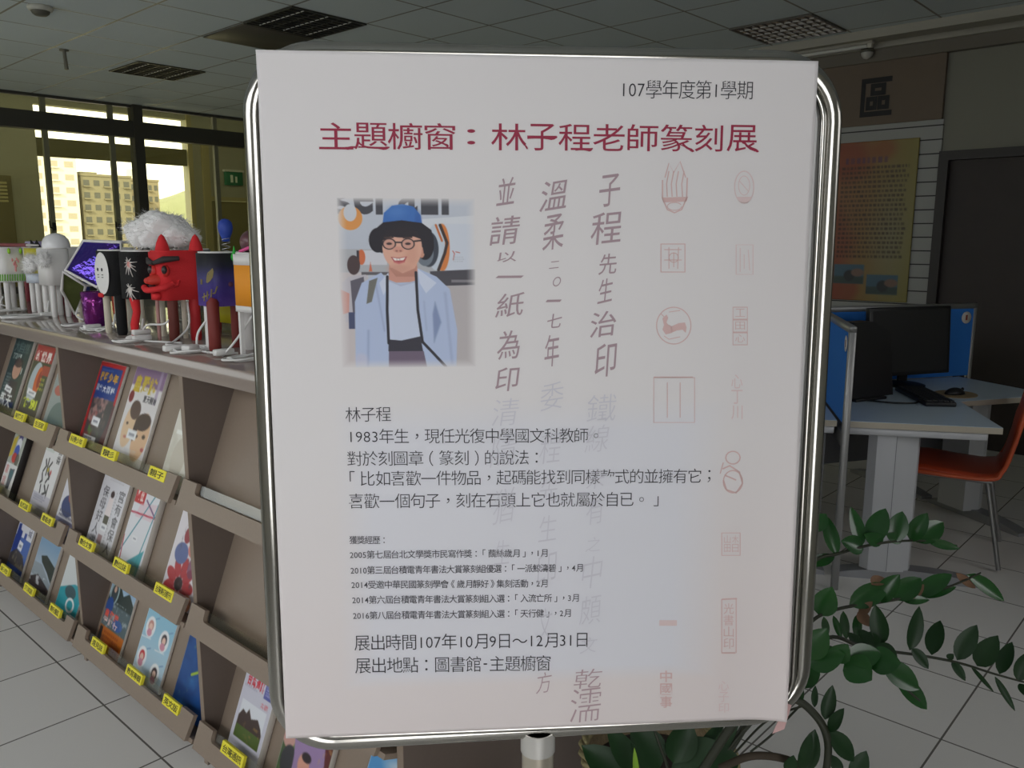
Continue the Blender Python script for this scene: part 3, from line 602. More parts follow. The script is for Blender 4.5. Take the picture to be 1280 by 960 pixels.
def wave(u, v):
    """the sheet lies nearly flat; its lower right corner lifts a little"""
    k = np.clip((u/PW-.90)/.10, 0, 1)**2*np.clip(1-v/PH*1.4, 0, 1); t = np.clip((v/PH-.96)/.04, 0, 1)*np.clip(1-u/PW*2.2, 0, 1)
    return .010*k+.003*t
def paper_rgb(x, y):
    return None
SH = Paint(140, 180, 0, 0, PW, PH, (222, 219, 220)); SH.Y = PH-SH.Y           # y up
u, v = SH.X/PW, SH.Y/PH
SH.mix(np.clip((.45-v)/.45, 0, 1)*.9+np.clip((u-.72)/.28, 0, 1)*.5*np.clip(1.05-v, 0, 1), (222, 211, 210), .8)
bx = np.minimum(np.minimum((u-.11)/.07, (.86-u)/.10), np.minimum((v-.075)/.025, (.52-v)/.05)); SH.mix(np.clip(bx, 0, 1), (217, 218, 226), .9)
poster_m = print_mat(.5, 'poster_print', .3)
poster = SH.mesh('poster', PW, PH, poster_m, None, fn=wave); poster.matrix_world = MP
md = poster.modifiers.new('thickness', 'SOLIDIFY'); md.thickness = .0005; md.offset = -1
tag(poster, 'large exhibition announcement poster with red title and portrait photo on the sign stand', 'poster')
LIFT = .0005
def pp(x, y): return Vector((x, y, LIFT+float(wave(np.array(x), np.array(y)))))
def line_text(mb, s, x0, yb0, x1, yb1, hpx, bold, mi=0):
    (a0, b0), (a1, b1) = pl(x0, yb0), pl(x1, yb1); h0 = pl(x0, yb0-hpx)[1]-b0
    return text_into(mb, s, lambda x, y, L: pp(a0+(a1-a0)*x/L, b0+(b1-b0)*x/L+y*h0), bold, mi)
ink_k = mat('poster_ink', (42, 40, 48), .6); ink_r = mat('poster_red', (150, 26, 62), .6)
line_text(MB(), '107學年度第1學期', 774, 121, 941, 122.5, 24, -.008).build('semester_line', ink_k, poster)

# title in broad clerical script: stretched characters with flared strokes
tb = MB()
TX = [(399, 441), (443, 484), (485, 528), (531, 569), (584, 594), (614, 658), (659, 696), (698, 739), (741, 781), (784, 823), (825, 866), (868, 904), (908, 947)]
for ch, (x0, x1) in zip('主題櫥窗：林子程老師篆刻展', TX):
    y1 = 186.5+(x0-399)*.006; y0 = y1-33
    if ch == '：': y0 += 7; y1 -= 7
    (a0, b1), (a1, b0) = pl(x0, y1), pl(x1, y0)
    char_into(tb, ch, lambda a, b: pp(a0+(a1-a0)*a, b1+(b0-b1)*b), .002)
FL = {'主': [(0, .06, 1.05, .06)], '題': [(.12, .10, 1.06, .05)], '子': [(0, .47, 1.02, .47)], '程': [(.52, .04, 1.06, .05)], '篆': [(.55, .30, 1.06, .02)], '展': [(.50, .36, 1.07, .02)], '林': [(.78, .5, 1.04, .08)], '窗': [(.42, .34, .78, .16)]}
for ch, (x0, x1) in zip('主題櫥窗：林子程老師篆刻展', TX):
    y1 = 186.5+(x0-399)*.006; y0 = y1-33; (a0, b1), (a1, b0) = pl(x0, y1), pl(x1, y0)
    for sx, sy, tx, ty in FL.get(ch, []):                           # flared stroke ends of the clerical hand
        n = 10; up_, lo_ = [], []
        for i in range(n+1):
            t = i/n; w_ = .030+.075*max(0, (t-.45)/.40)**1.5*(1 if t < .86 else (1-t)/.14)+(.02*(1-t/.2) if t < .2 else 0)
            cx_, cy_ = sx+(tx-sx)*t, sy+(ty-sy)*t+(.05*max(0, t-.8)/.2 if ty == sy or abs(ty-sy) < .08 else 0)
            up_.append((cx_, cy_+w_*.4)); lo_.append((cx_, cy_-w_*.8))
        q = [Vector((0, 0, .0002))+pp(a0+(a1-a0)*a, b1+(b0-b1)*b) for a, b in lo_+up_[::-1]]
        tb.add(q, [tuple(range(len(q)))])
tb.build('title', ink_r, poster)
pg = MB()
for s, x0, y0, x1, y1, h in (('林子程', 432, 526, 489, 525, 19), ('1983年生，現任光復中學國文科教師。', 434, 553, 754, 551.5, 19), ('對於刻圖章（篆刻）的說法：', 434, 581, 680, 579, 19),
        ('「比如喜歡一件物品，起碼能找到同樣款式的並擁有它；', 431, 606, 895, 602, 19), ('喜歡一個句子，刻在石頭上它也就屬於自已。」', 436, 634, 829, 631, 19)):
    line_text(pg, s, x0, y0, x1, y1, h, -.008)
pg.build('biography', ink_k, poster)
aw = MB(); ink_s = mat('poster_ink_small', (70, 68, 76), .6)
for s, x0, y0, x1, y1 in (('獲獎經歷：', 437, 679, 485, 679), ('2005第七屆台北文學獎市民寫作獎：「繭絲歲月」，1月', 437, 697.5, 685, 695), ('2010第三屆台積電青年書法大賞篆刻組優選：「一派鯨濤碧」，4月', 438, 717, 729, 713.5),
        ('2014受邀中華民國篆刻學會《歲月靜好》集刻活動，2月', 439, 735, 685, 733), ('2014第六屆台積電青年書法大賞篆刻組入選：「入流亡所」，3月', 440, 754, 724, 751), ('2016第八屆台積電青年書法大賞篆刻組入選：「天行健」，2月', 441, 773.5, 714, 770)):
    line_text(aw, s, x0, y0, x1, y1, 10.2, .004)
aw.build('award_list', ink_s, poster)
dt = MB()
line_text(dt, '展出時間107年10月9日～12月31日', 443, 811.5, 737, 807, 20, -.006); line_text(dt, '展出地點：圖書館-主題櫥窗', 444, 840, 689, 836.5, 20, -.006)
dt.build('date_and_place', ink_k, poster)

# brush handwriting in three columns, paler where the pale text box covers it
br_m = [mat('brush_mauve', (168, 146, 154), .7), mat('brush_fade', (206, 205, 214), .7), mat('brush_mauve_low', (178, 154, 160), .7)]
rnd = random.Random(4)
def brush(cols):
    mb = MB()
    for ch, cx, cy, wd, hg, mi in cols:
        r = rnd.uniform(-.05, .03); sk = rnd.uniform(.08, .2)
        def pl2(a, b):
            x = cx+((a-.5)*wd*1.0+(b-.5)*wd*sk); y = cy-((b-.5)*hg+(a-.5)*hg*.12+(a-.5)*r*hg)
            return pp(*pl(x, y))
        char_into(mb, ch, pl2, -.010 if mi else .002, mi)
    return mb
c1 = [('子', 762, 238, 26, 40, 0), ('程', 758, 285, 38, 40, 0), ('先', 760, 330, 22, 26, 0), ('生', 757, 363, 18, 30, 0), ('治', 754, 405, 32, 32, 0), ('印', 757, 450, 26, 42, 0), ('鐵', 752, 510, 36, 34, 1), ('線', 747, 548, 28, 34, 1), ('朱', 745, 598, 22, 26, 1), ('有', 744, 638, 22, 34, 1), ('之', 742, 680, 18, 18, 1), ('中', 740, 715, 24, 40, 1), ('頗', 738, 762, 26, 36, 1), ('文', 736, 806, 20, 20, 1), ('乾', 735, 848, 34, 24, 2), ('濡', 732, 881, 38, 42, 2)]
c2 = [('溫', 693, 244, 34, 38, 0), ('柔', 692, 290, 26, 44, 0), ('二', 693, 331, 12, 9, 0), ('○', 696, 352, 10, 12, 0), ('一', 692, 376, 18, 3, 0), ('七', 693, 401, 18, 18, 0), ('年', 690, 438, 18, 40, 0), ('委', 690, 495, 28, 34, 1), ('程', 688, 560, 26, 38, 1), ('先', 686, 612, 22, 30, 1), ('生', 685, 660, 22, 32, 1), ('印', 683, 712, 24, 44, 1), ('文', 681, 780, 18, 40, 1), ('方', 680, 853, 18, 26, 2)]
c3 = [('並', 633, 239, 22, 34, 0), ('請', 631, 288, 36, 36, 0), ('以', 634, 321, 24, 13, 0), ('一', 637, 346, 32, 3, 0), ('紙', 638, 381, 34, 30, 0), ('為', 636, 431, 28, 36, 0), ('印', 634, 474, 28, 30, 0), ('清', 632, 515, 32, 34, 1), ('隱', 630, 562, 30, 40, 1), ('猶', 630, 632, 26, 44, 1), ('生', 628, 690, 18, 30, 1)]
for nm, c in (('calligraphy_column', c1), ('calligraphy_column', c2), ('calligraphy_column', c3)): brush(c).build(nm, br_m, poster)

# faded red seal impressions
seal_m = mat('seal_red', (214, 182, 180), .7); seal_f = mat('seal_faint', (219, 198, 198), .7)
def ribbon(mb, pts, wpx, closed=False, mi=0):
    P = [pl(*p) for p in pts]; n = len(P); wd = wpx*.00088/2; vs = []
    for i, p in enumerate(P):
        a = P[i-1] if (i or closed) else p; b = P[(i+1) % n] if (i < n-1 or closed) else p
        dx, dy = b[0]-a[0], b[1]-a[1]; q = math.hypot(dx, dy) or 1; nx, ny = -dy/q*wd, dx/q*wd
        vs += [pp(p[0]+nx, p[1]+ny), pp(p[0]-nx, p[1]-ny)]
    return mb.add(vs, [(2*i, 2*i+1, (2*i+3) % (2*n), (2*i+2) % (2*n)) for i in range(n if closed else n-1)], mi)
def oval(cx, cy, rx, ry, n=28, a0=0, a1=360): return [(cx+rx*math.cos(math.radians(a0+(a1-a0)*i/n)), cy+ry*math.sin(math.radians(a0+(a1-a0)*i/n))) for i in range(n+(a1-a0 < 360))]
def rect(x0, y0, x1, y1): return [(x0, y0), (x1, y0), (x1, y1), (x0, y1)]
def area_px(mb, pts, mi=0): return mb.add([pp(*pl(*p)) for p in pts], [tuple(range(len(pts)))[::-1]], mi)
def seal(fn, m=seal_m): mb = MB(); fn(mb); mb.build('seal_stamp', m, poster)
def marks(mb, x0, y0, x1, y1, s, wd=.0):
    n = len(s)
    for i, ch in enumerate(s):
        ya, yb = y0+(y1-y0)*i/n, y0+(y1-y0)*(i+.9)/n; char_into(mb, ch, lambda a, b: pp(*pl(x0+(x1-x0)*a, yb+(ya-yb)*b)), wd)
def s1(mb):
    ribbon(mb, [(828, 225), (828, 248), (834, 262), (843, 266), (852, 262), (858, 248), (859, 222)], 1.6)
    area_px(mb, [(827, 247), (860, 246), (858, 252), (829, 253)])
    for x in (834, 840, 846, 853): ribbon(mb, [(x, 246), (x-1, 230), (x+2, 214)], 1.3)
    ribbon(mb, [(831, 222), (836, 204), (842, 216), (850, 202), (857, 222)], 1.4); ribbon(mb, oval(843, 258, 9, 5, 14), 1)
def s2(mb): ribbon(mb, oval(930, 234, 12, 20), 1.3, True); area_px(mb, [(921, 246), (939, 246), (934, 254), (926, 254)]); ribbon(mb, oval(930, 232, 7, 12), 1, True); ribbon(mb, [(924, 226), (936, 240)], 1)
def s3(mb):
    ribbon(mb, rect(826, 305, 856, 340), 1.5, True); ribbon(mb, [(830, 312), (852, 312)], 1); ribbon(mb, [(836, 309), (836, 336)], 1); ribbon(mb, [(842, 316), (842, 334)], 1); ribbon(mb, [(848, 309), (847, 336)], 1); ribbon(mb, [(830, 325), (852, 325)], 1); ribbon(mb, oval(842, 322, 6, 6, 12), 1, True)
def s4(mb): ribbon(mb, rect(920, 306, 941, 343), 1.2, True); ribbon(mb, [(925, 310), (925, 340)], 1); ribbon(mb, [(935, 312), (937, 338)], 1); ribbon(mb, [(930, 318), (930, 336)], 1)
def s5(mb):
    ribbon(mb, oval(842, 407, 21.5, 23, 36), 1.2, True)
    area_px(mb, [(828, 398), (833, 393), (835, 397), (833, 403), (836, 407), (830, 407)]); area_px(mb, [(830, 406), (836, 406), (840, 408), (840, 416), (832, 418), (828, 412)]); area_px(mb, [(839, 408), (848, 404), (856, 403), (858, 409), (857, 416), (853, 412), (846, 413), (839, 416)])
    ribbon(mb, [(830, 396), (826, 392)], 1); ribbon(mb, [(836, 390), (850, 388)], 1); ribbon(mb, [(830, 420), (836, 424), (850, 421)], 1)
def s6(mb):
    for i in range(3): ribbon(mb, rect(916, 384+i*16, 934, 399+i*16), 1.2, True); marks(mb, 919, 386+i*16, 931, 397+i*16, '工田心'[i], -.01)
def s7(mb): ribbon(mb, rect(817, 472, 868, 528), 1.0, True); ribbon(mb, [(817, 471.5), (866, 471.5)], 1.6); ribbon(mb, [(834, 478), (834, 522)], 1); ribbon(mb, [(850, 478), (850, 522)], 1)
def s8(mb): marks(mb, 914, 468, 928, 526, '心丁川', 0)
def s9(mb):
    ribbon(mb, oval(916, 572, 9, 8, 14), 1.6, True); ribbon(mb, [(903, 586), (912, 582), (924, 590), (928, 604), (920, 616), (908, 612), (904, 600)], 2); ribbon(mb, oval(916, 602, 12, 14, 20), 1.5, True); ribbon(mb, [(906, 594), (920, 600)], 1.8); ribbon(mb, [(904, 578), (900, 592)], 1.4)
def s10(mb): ribbon(mb, rect(902, 666, 925, 694), 1.3, True); marks(mb, 905, 669, 913, 691, '山田', -.01); marks(mb, 915, 669, 923, 691, '木日', -.01)
def s11(mb): ribbon(mb, rect(902, 749, 920, 816), 1.3, True); ribbon(mb, [(902, 749), (921, 748)], 2); ribbon(mb, [(902, 816), (919, 816)], 2); marks(mb, 904.5, 754, 917, 812, '光書山印', -.005)
def s12(mb): marks(mb, 825, 838, 840, 886, '中國事', .01)
def s13(mb): marks(mb, 898, 851, 911, 892, '心子印', 0)
def s14(mb): area_px(mb, [(824, 775), (846, 775), (846, 782), (824, 782)])
for fn, m in ((s1, seal_m), (s2, seal_f), (s3, seal_m), (s4, seal_f), (s5, seal_m), (s6, seal_m), (s7, seal_m), (s8, seal_f), (s9, seal_m), (s10, seal_m), (s11, seal_m), (s12, seal_m), (s13, seal_f), (s14, seal_f)): seal(fn, m)

# the printed portrait photograph (a flat print with soft edges)
def portrait():
    P = Paint(230, 290, 65, 70, 705, 880, (206, 208, 214)); paper = np.array((222, 219, 220), float)
    P.rect(0, 0, 800, 330, (196, 202, 214)); P.vgrad(60, 330, (186, 192, 204)); P.rect(60, 310, 800, 420, (176, 178, 184)); P.rect(400, 470, 800, 900, (184, 178, 180)); P.rect(0, 420, 200, 900, (198, 190, 192))
    P.text('gerair', 40, 8, 650, 148, (66, 66, 74), .95, bold=.025)
    P.ell(125, 165, 56, 56, (222, 152, 84)); P.ell(125, 140, 30, 40, (204, 208, 216)); P.rect(60, 60, 185, 150, (204, 208, 216), .0)
    P.poly([(430, 170), (705, 150), (705, 195), (430, 215)], (214, 218, 226)); P.rect(160, 316, 290, 384, (206, 206, 214)); P.ell(172, 348, 18, 36, (206, 110, 70)); P.rect(150, 316, 162, 385, (56, 52, 60)); P.poly([(205, 415), (213, 370), (221, 415)], (206, 110, 80))
    # engine nacelle with tiger-striped lip
    P.rect(540, 190, 705, 415, (206, 212, 224)); P.vgrad(330, 420, (150, 160, 176), .0); P.ell(548, 302, 36, 112, (214, 128, 66)); P.ell(520, 300, 42, 110, (196, 206, 218)); P.line([(540, 196), (572, 280), (560, 330), (530, 408)], 14, (62, 48, 46)); P.line([(520, 196), (548, 270)], 10, (196, 110, 60)); P.ell(486, 310, 46, 84, (60, 66, 78)); P.ell(468, 330, 40, 60, (110, 120, 132))
    P.line([(598, 318), (606, 330), (600, 360)], 4, (186, 96, 80)); P.line([(612, 322), (630, 326)], 4, (186, 96, 80)); P.block(600, 345, 660, 375, 3, (176, 180, 190), .7)
    P.poly([(490, 415), (705, 405), (705, 480), (560, 484), (490, 440)], (74, 72, 80)); P.rect(590, 455, 705, 468, (130, 126, 132)); P.rect(170, 418, 300, 432, (96, 92, 98))
    # traveller behind on the left
    P.ell(135, 385, 30, 46, (74, 58, 60)); P.poly([(78, 470), (110, 440), (190, 430), (210, 470), (180, 640), (90, 660)], (190, 186, 194)); P.poly([(118, 460), (180, 440), (196, 600), (126, 620)], (96, 92, 104)); P.poly([(70, 500), (112, 520), (108, 610), (80, 620)], (206, 150, 140)); P.rect(105, 610, 135, 690, (70, 78, 110))
    # hat back, neck, body
    P.ell(360, 262, 150, 78, (38, 34, 44)); P.ell(468, 290, 42, 70, (34, 30, 38)); P.ell(250, 268, 42, 58, (34, 30, 38))
    P.poly([(300, 380), (430, 380), (436, 470), (360, 500), (296, 460)], (206, 150, 134)); P.poly([(300, 400), (430, 390), (420, 440), (330, 440)], (176, 120, 106), .6)
    P.poly([(132, 880), (136, 560), (170, 470), (262, 420), (300, 470), (430, 465), (432, 400), (520, 440), (582, 500), (616, 700), (610, 880)], (178, 192, 222))
    P.poly([(296, 455), (350, 480), (420, 462), (446, 740), (292, 750)], (196, 206, 228)); P.line([(300, 460), (352, 482), (418, 464)], 8, (178, 186, 210))
    P.poly([(500, 620), (512, 560), (540, 660), (505, 760)], (120, 136, 176), .8, soft=10); P.line([(190, 880), (196, 700)], 10, (150, 164, 200), .8, soft=10); P.line([(235, 470), (272, 700)], 8, (156, 168, 202), .8, soft=8); P.line([(560, 520), (590, 860)], 12, (158, 170, 204), .7, soft=12); P.poly([(432, 402), (520, 470), (470, 520), (440, 470)], (206, 214, 234)); P.poly([(296, 420), (252, 470), (270, 530), (296, 480)], (204, 212, 232))
    P.line([(460, 560), (470, 700)], 7, (160, 172, 206), .7, soft=8); P.ell(160, 840, 30, 30, (200, 196, 214), .6, soft=20)
    P.poly([(205, 460), (245, 445), (215, 560), (190, 570)], (112, 112, 106)); P.poly([(290, 742), (350, 748), (440, 728), (452, 800), (380, 812), (330, 808), (288, 800)], (52, 50, 62)); P.poly([(290, 800), (455, 800), (470, 880), (288, 880)], (110, 96, 116)); P.line([(290, 440), (286, 600), (290, 760)], 13, (40, 38, 48)); P.line([(424, 420), (430, 600), (450, 755)], 13, (40, 38, 48)); P.line([(450, 755), (500, 810), (560, 878)], 13, (44, 42, 52))
    # head
    P.ell(452, 325, 14, 26, (206, 150, 130)); P.ell(362, 300, 92, 112, (222, 172, 152)); P.poly([(275, 330), (450, 330), (420, 400), (362, 424), (308, 396)], (222, 172, 152)); P.ell(405, 340, 30, 60, (206, 150, 130), .5, soft=30); P.ell(345, 402, 50, 22, (196, 142, 124), .5, soft=18)
    P.poly([(262, 200), (456, 200), (450, 262), (400, 244), (320, 244), (272, 270)], (44, 36, 42)); P.ell(362, 225, 92, 30, (40, 34, 42))
    for cx in (302, 389): P.ell(cx, 285, 32, 27, (52, 44, 50)); P.ell(cx, 285, 26, 22, (208, 158, 142)); P.ell(cx, 284, 13, 6, (64, 48, 50)); P.line([(cx-20, 256), (cx+18, 254)], 7, (70, 52, 52))
    P.line([(333, 278), (358, 278)], 7, (52, 44, 50)); P.line([(420, 272), (452, 268)], 8, (52, 44, 50)); P.line([(270, 276), (262, 272)], 8, (52, 44, 50))
    P.ell(344, 312, 26, 15, (214, 156, 138)); P.ell(336, 318, 6, 4, (160, 104, 96)); P.ell(354, 318, 6, 4, (160, 104, 96)); P.poly([(308, 346), (345, 350), (384, 344), (372, 370), (345, 378), (322, 368)], (176, 84, 86)); P.poly([(316, 350), (345, 354), (376, 348), (366, 362), (326, 364)], (236, 230, 226)); P.line([(336, 352), (336, 364)], 2, (170, 150, 150)); P.line([(350, 352), (350, 364)], 2, (170, 150, 150)); P.line([(324, 370), (345, 377), (370, 370)], 7, (206, 118, 118))
    # bucket hat: blue crown, black brim
    P.poly([(272, 200), (280, 140), (318, 106), (366, 98), (418, 110), (450, 150), (458, 200)], (62, 112, 186)); P.ell(340, 135, 40, 26, (92, 140, 206), .5, soft=30); P.ell(438, 170, 14, 36, (46, 88, 160), .6, soft=16)
    P.poly([(212, 268), (240, 215), (276, 184), (362, 174), (455, 186), (500, 220), (508, 290), (490, 340), (462, 330), (452, 262), (430, 226), (362, 206), (290, 222), (264, 280), (270, 330), (232, 310)], (36, 33, 42))
    m = np.clip(np.minimum(np.minimum((P.X-65)/44, (705-P.X)/44), np.minimum((P.Y-70)/40, (880-P.Y)/40)), 0, 1)**.8
    P.a = paper*(1-m[..., None])+P.a*m[..., None]; return P
(p0x, p0y), (p1x, p1y) = pl(427, 460), pl(594, 248)
ph = portrait().mesh('photograph', p1x-p0x, p1y-p0y, poster_m, poster); ph.location = (p0x, p0y, .0004)
ph['label'] = 'colour portrait print of a person in a blue bucket hat and glasses'
# pink tape at the lower right corner
tp = [pl(*p) for p in ((983, 880), (990, 882), (981, 912), (966, 918))]
vs = [Vector((a, b, -.0012)) for i, (a, b) in enumerate(tp)]
tape = MB().add(vs+[p-Vector((0, 0, .0008)) for p in vs], [(3, 2, 1, 0), (4, 5, 6, 7), (0, 1, 5, 4), (1, 2, 6, 5), (2, 3, 7, 6), (3, 0, 4, 7)]).build('tape_strip', mat('pink_tape', (206, 168, 166), .5), poster)

# ------------------------------------------------------------------ ceiling fittings
lou_w = mat('louvre_white', (176, 176, 170), .3, .6); lou_d = mat('fitting_dark', (30, 30, 28), .5); tube_m = mat('lamp_tube', (206, 206, 200), .3)
def troffer(x, y, label, refl, back=lou_d):
    r = empty('ceiling_light', (x+.3, y+.3, CEIL)); tag(r, label, 'ceiling light', 'ceiling lights')
    MB().box(-.29, .29, -.29, .29, -.004, -.001).build('backing', back, r)
    f = MB()
    for a, b, c, d_ in ((-.3, .3, -.3, -.285), (-.3, .3, .285, .3), (-.3, -.285, -.285, .285), (.285, .3, -.285, .285)): f.box(a, b, c, d_, -.010, -.001)
    f.build('frame', refl, r)
    for i in range(3): MB().tube([(-.19+.19*i, -.27, -.0045), (-.19+.19*i, .27, -.0045)], .004, 8).build('lamp_tube', tube_m, r)
    g = MB()
    for i in range(2): g.box(-.10+.19*i-.003, -.10+.19*i+.003, -.285, .285, -.010, -.004)
    for i in range(9): g.box(-.285, .285, -.236+.059*i-.0015, -.236+.059*i+.0015, -.010, -.004)
    g.build('louvre', refl, r)
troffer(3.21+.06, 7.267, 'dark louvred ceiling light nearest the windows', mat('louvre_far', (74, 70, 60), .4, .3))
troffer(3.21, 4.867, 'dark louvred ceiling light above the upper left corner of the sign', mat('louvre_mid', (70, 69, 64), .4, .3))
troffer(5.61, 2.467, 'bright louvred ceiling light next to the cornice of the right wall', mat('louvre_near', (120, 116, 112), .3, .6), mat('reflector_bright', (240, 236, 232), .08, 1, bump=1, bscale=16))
tag(MB().rbox(3.222, 3.798, 5.479, 6.055, CEIL-.012, CEIL-.001, .003, 1).build('ceiling_panel', mat('ceiling_panel_brown', (84, 78, 66), .5)), 'dull brown ceiling panel beside the louvred light', 'ceiling panel')
p = on_z(50, 8, CEIL)
r = empty('smoke_detector', (p.x, p.y, CEIL)); tag(r, 'round pale smoke detector on the ceiling at the upper left', 'smoke detector')
MB().lathe([(.001, 0), (.075, 0), (.078, -.012), (.07, -.026), (.06, -.03), (.001, -.03)], n=24).build('base', mat('detector_plastic', (196, 194, 182), .5), r)
MB().lathe([(.058, -.028), (.05, -.045), (.036, -.056), (.001, -.058)], n=24).build('sensor_head', mat('detector_dark', (92, 90, 80), .5), r)
p = on_z(80, 62, CEIL)
r = empty('hanging_hook', (p.x, p.y, CEIL)); tag(r, 'short grey metal drop rod hanging from the ceiling near the windows', 'hanger')
MB().lathe([(.001, 0), (.035, 0), (.035, -.01), (.001, -.01)], n=16).build('ceiling_plate', mat('hanger_grey', (120, 116, 104), .5, .4), r)
MB().tube([(0, 0, -.01), (.004, 0, -.08), (.006, -.004, -.150)], [.012, .014, .016], 10).build('rod', mat('hanger_grey', (120, 116, 104), .5, .4), r)
# tube lamp and small dome under the cornice
r = empty('tube_lamp', (6.5, 3.0, 2.955)); tag(r, 'slim white fluorescent tube fitting under the cornice of the right wall', 'tube lamp')
MB().rbox(-.03, .03, -.62, .62, -.022, 0, .004, 1).build('batten', mat('batten_white', (206, 202, 190), .5), r)
MB().tube([(0, -.58, -.036), (0, .58, -.036)], .013, 12).build('lamp_tube', tube_m, r)
for s in (-1, 1): MB().box(-.016, .016, s*.6-.015, s*.6+.015, -.05, -.02).build('end_cap', mat('batten_white', (206, 202, 190), .5), r)
p = on_x(1084, 66, 6.60)
r = empty('dome_camera', (p.x, p.y, p.z)); tag(r, 'tiny white dome camera with dark lens hanging over the brush character board', 'camera')
MB().tube([(0, 0, .03), (0, 0, .20)], .008, 8).build('stem', mat('batten_white', (206, 202, 190), .5), r)
MB().lathe([(.001, .03), (.045, .03), (.048, .012), (.048, 0), (.001, 0)], n=20).build('housing', mat('detector_dark', (92, 90, 80), .5), r)
MB().lathe([(.044, 0), (.04, -.02), (.026, -.038), (.001, -.046)], n=20).build('dome', mat('dome_white', (190, 188, 180), .3), r)

# information poster on the slat wall
def info():
    P = Paint(90, 176, 0, 0, 1, 1.95, (226, 150, 92)); P.mix(np.clip(P.X*1.15-.1+np.clip(P.Y-1.0, 0, 1)*.1, 0, 1), (206, 196, 96), .9)
    P.poly([(0, .7), (.3, 1.2), (.1, 1.95), (0, 1.95)], (214, 92, 60), .6, soft=.2); P.ell(.15, .2, .3, .25, (216, 96, 62), .7, soft=.2); P.ell(.6, .1, .14, .12, (222, 120, 70), .6, soft=.1); P.ell(.75, 1.25, .2, .6, (214, 210, 170), .6, soft=.3); P.ell(.2, 1.8, .2, .2, (214, 90, 64), .6, soft=.1)
    P.block(.14, .19, .8, .27, 1, (140, 92, 130), .8, gap=.1); P.block(.10, .30, .92, 1.44, 20, (70, 52, 36), .75, fill=.93, seed=5)
    for x0, y0 in ((.08, 1.50), (.5, 1.62)):
        P.rect(x0, y0, x0+.38, y0+.24, (106, 150, 176)); P.rect(x0, y0+.15, x0+.38, y0+.24, (86, 110, 104)); P.ell(x0+.2, y0+.14, .07, .07, (70, 74, 80)); P.ell(x0+.3, y0+.1, .08, .05, (190, 150, 130))
    P.a = P.a*.66; return P
q0, q1 = on_x(1148, 168, 6.66), on_x(1036, 375, 6.66)
ip = info().mesh('information_poster', .615, 1.21, print_mat(.4, 'poster_gloss', .4)); ip.matrix_world = Matrix(((0, 0, -1, 6.664), (-1, 0, 0, 2.668), (0, 1, 0, 1.045), (0, 0, 0, 1)))
md = ip.modifiers.new('thickness', 'SOLIDIFY'); md.thickness = .012; md.offset = -1
tag(ip, 'orange and yellow information poster with text rows on the white slat wall', 'poster')

# ------------------------------------------------------------------ three-seat computer desk, its partitions and the things on it
J = Vector((4.393, 1.793, 0)); LEG = 1.065; DA, DB, DC = [Vector((math.cos(math.radians(t)), math.sin(math.radians(t)), 0)) for t in (209.7, 329.7, 89.7)]
desk_top = mat('desk_laminate', (192, 208, 220), .32, spec=.5); desk_edge = mat('desk_edge', (176, 168, 152), .5); steel_p = mat('desk_steel', (190, 192, 196), .45, .2)
DZ = .735; DEP = .63; ENDC = .10
def perp(a, toward): p = Vector((-a.y, a.x, 0)); return p if p.dot(toward) > 0 else -p
def desk(dA, dB, label):
    """L-shaped (120 degree) desk between two partitions"""
    bis = (dA+dB).normalized(); pa, pb = perp(dA, bis), perp(dB, bis); g = .022
    root = empty('computer_desk', tuple(J+bis*.5)); tag(root, label, 'desk', 'three-seat desk cluster'); off = root.location.copy()
    a0 = J+bis*(g/math.sin(PI/3)); L = LEG-ENDC
    pts = [a0, J+dA*L+pa*g, J+dA*L+pa*DEP, J+bis*(DEP/math.sin(PI/3)), J+dB*L+pb*DEP, J+dB*L+pb*g]
    if (pts[1]-pts[0]).cross(pts[2]-pts[0]).z < 0: pts = pts[::-1]
    pol = [(p.x, p.y) for p in pts]
    MB().prism(pol, DZ-.026, DZ, 0).build('desktop', [desk_edge], root, off=off)
    c = sum((p for p in pts), Vector())/6; ins = [(p.x+(c.x-p.x)*.0015, p.y+(c.y-p.y)*.0015) for p in pts]
    MB().prism(ins, DZ, DZ+.0015, 0).build('laminate', desk_top, root, off=off)
    for d, pr in ((dA, pa), (dB, pb)):
        M = Matrix(((pr.x, -d.x, 0, (J+d*L).x), (pr.y, -d.y, 0, (J+d*L).y), (0, 0, 1, 0), (0, 0, 0, 1)))   # x across the wing end, y inwards
        MB().rbox(.03, DEP-.05, .012, .04, DZ-.060, DZ-.027, .004, 1, M=M).build('end_rail', steel_p, root, off=off)
        # column leg with faceted front, on a long bowed foot
        col = [(.13, .10), (.16, .065), (.235, .05), (.33, .075), (.345, .11), (.33, .20), (.15, .20)]
        MB().prism(col, .045, DZ-.028, M=M).build('leg', steel_p, root, off=off)
        MB().box(.2345, .2365, .0490, .052, .05, DZ-.06, M=M).build('leg_seam', mat('seam_grey', (110, 112, 118), .6), root, off=off)
        ft = []
        for i in range(13): t = i/12; ft.append((.02+t*.62, .052-.034*(2*t-1)**2))
        prof = [(.02, .0), (.64, .0)] + [(x, z) for x, z in ft[::-1]]
        M3 = M @ Matrix(((1, 0, 0, 0), (0, 0, 1, 0), (0, 1, 0, 0), (0, 0, 0, 1)))
        MB().prism(prof, .07, .15, M=M3).build('foot', mat('foot_steel', (150, 152, 156), .4, .4), root, off=off)
    MB().box(-.005, .005, 0, 1, .30, DZ-.03, M=Matrix.Translation(J+dB*.0+pb*.06) @ Matrix(((pb.x, dB.x*.9, 0, 0), (pb.y, dB.y*.9, 0, 0), (0, 0, 1, 0), (0, 0, 0, 1)))).build('modesty_panel', mat('modesty_grey', (96, 98, 102), .6), root, off=off)
    return root
desk(DA, DB, 'grey laminate desk in front, carrying the dark monitor, keyboard and mouse')
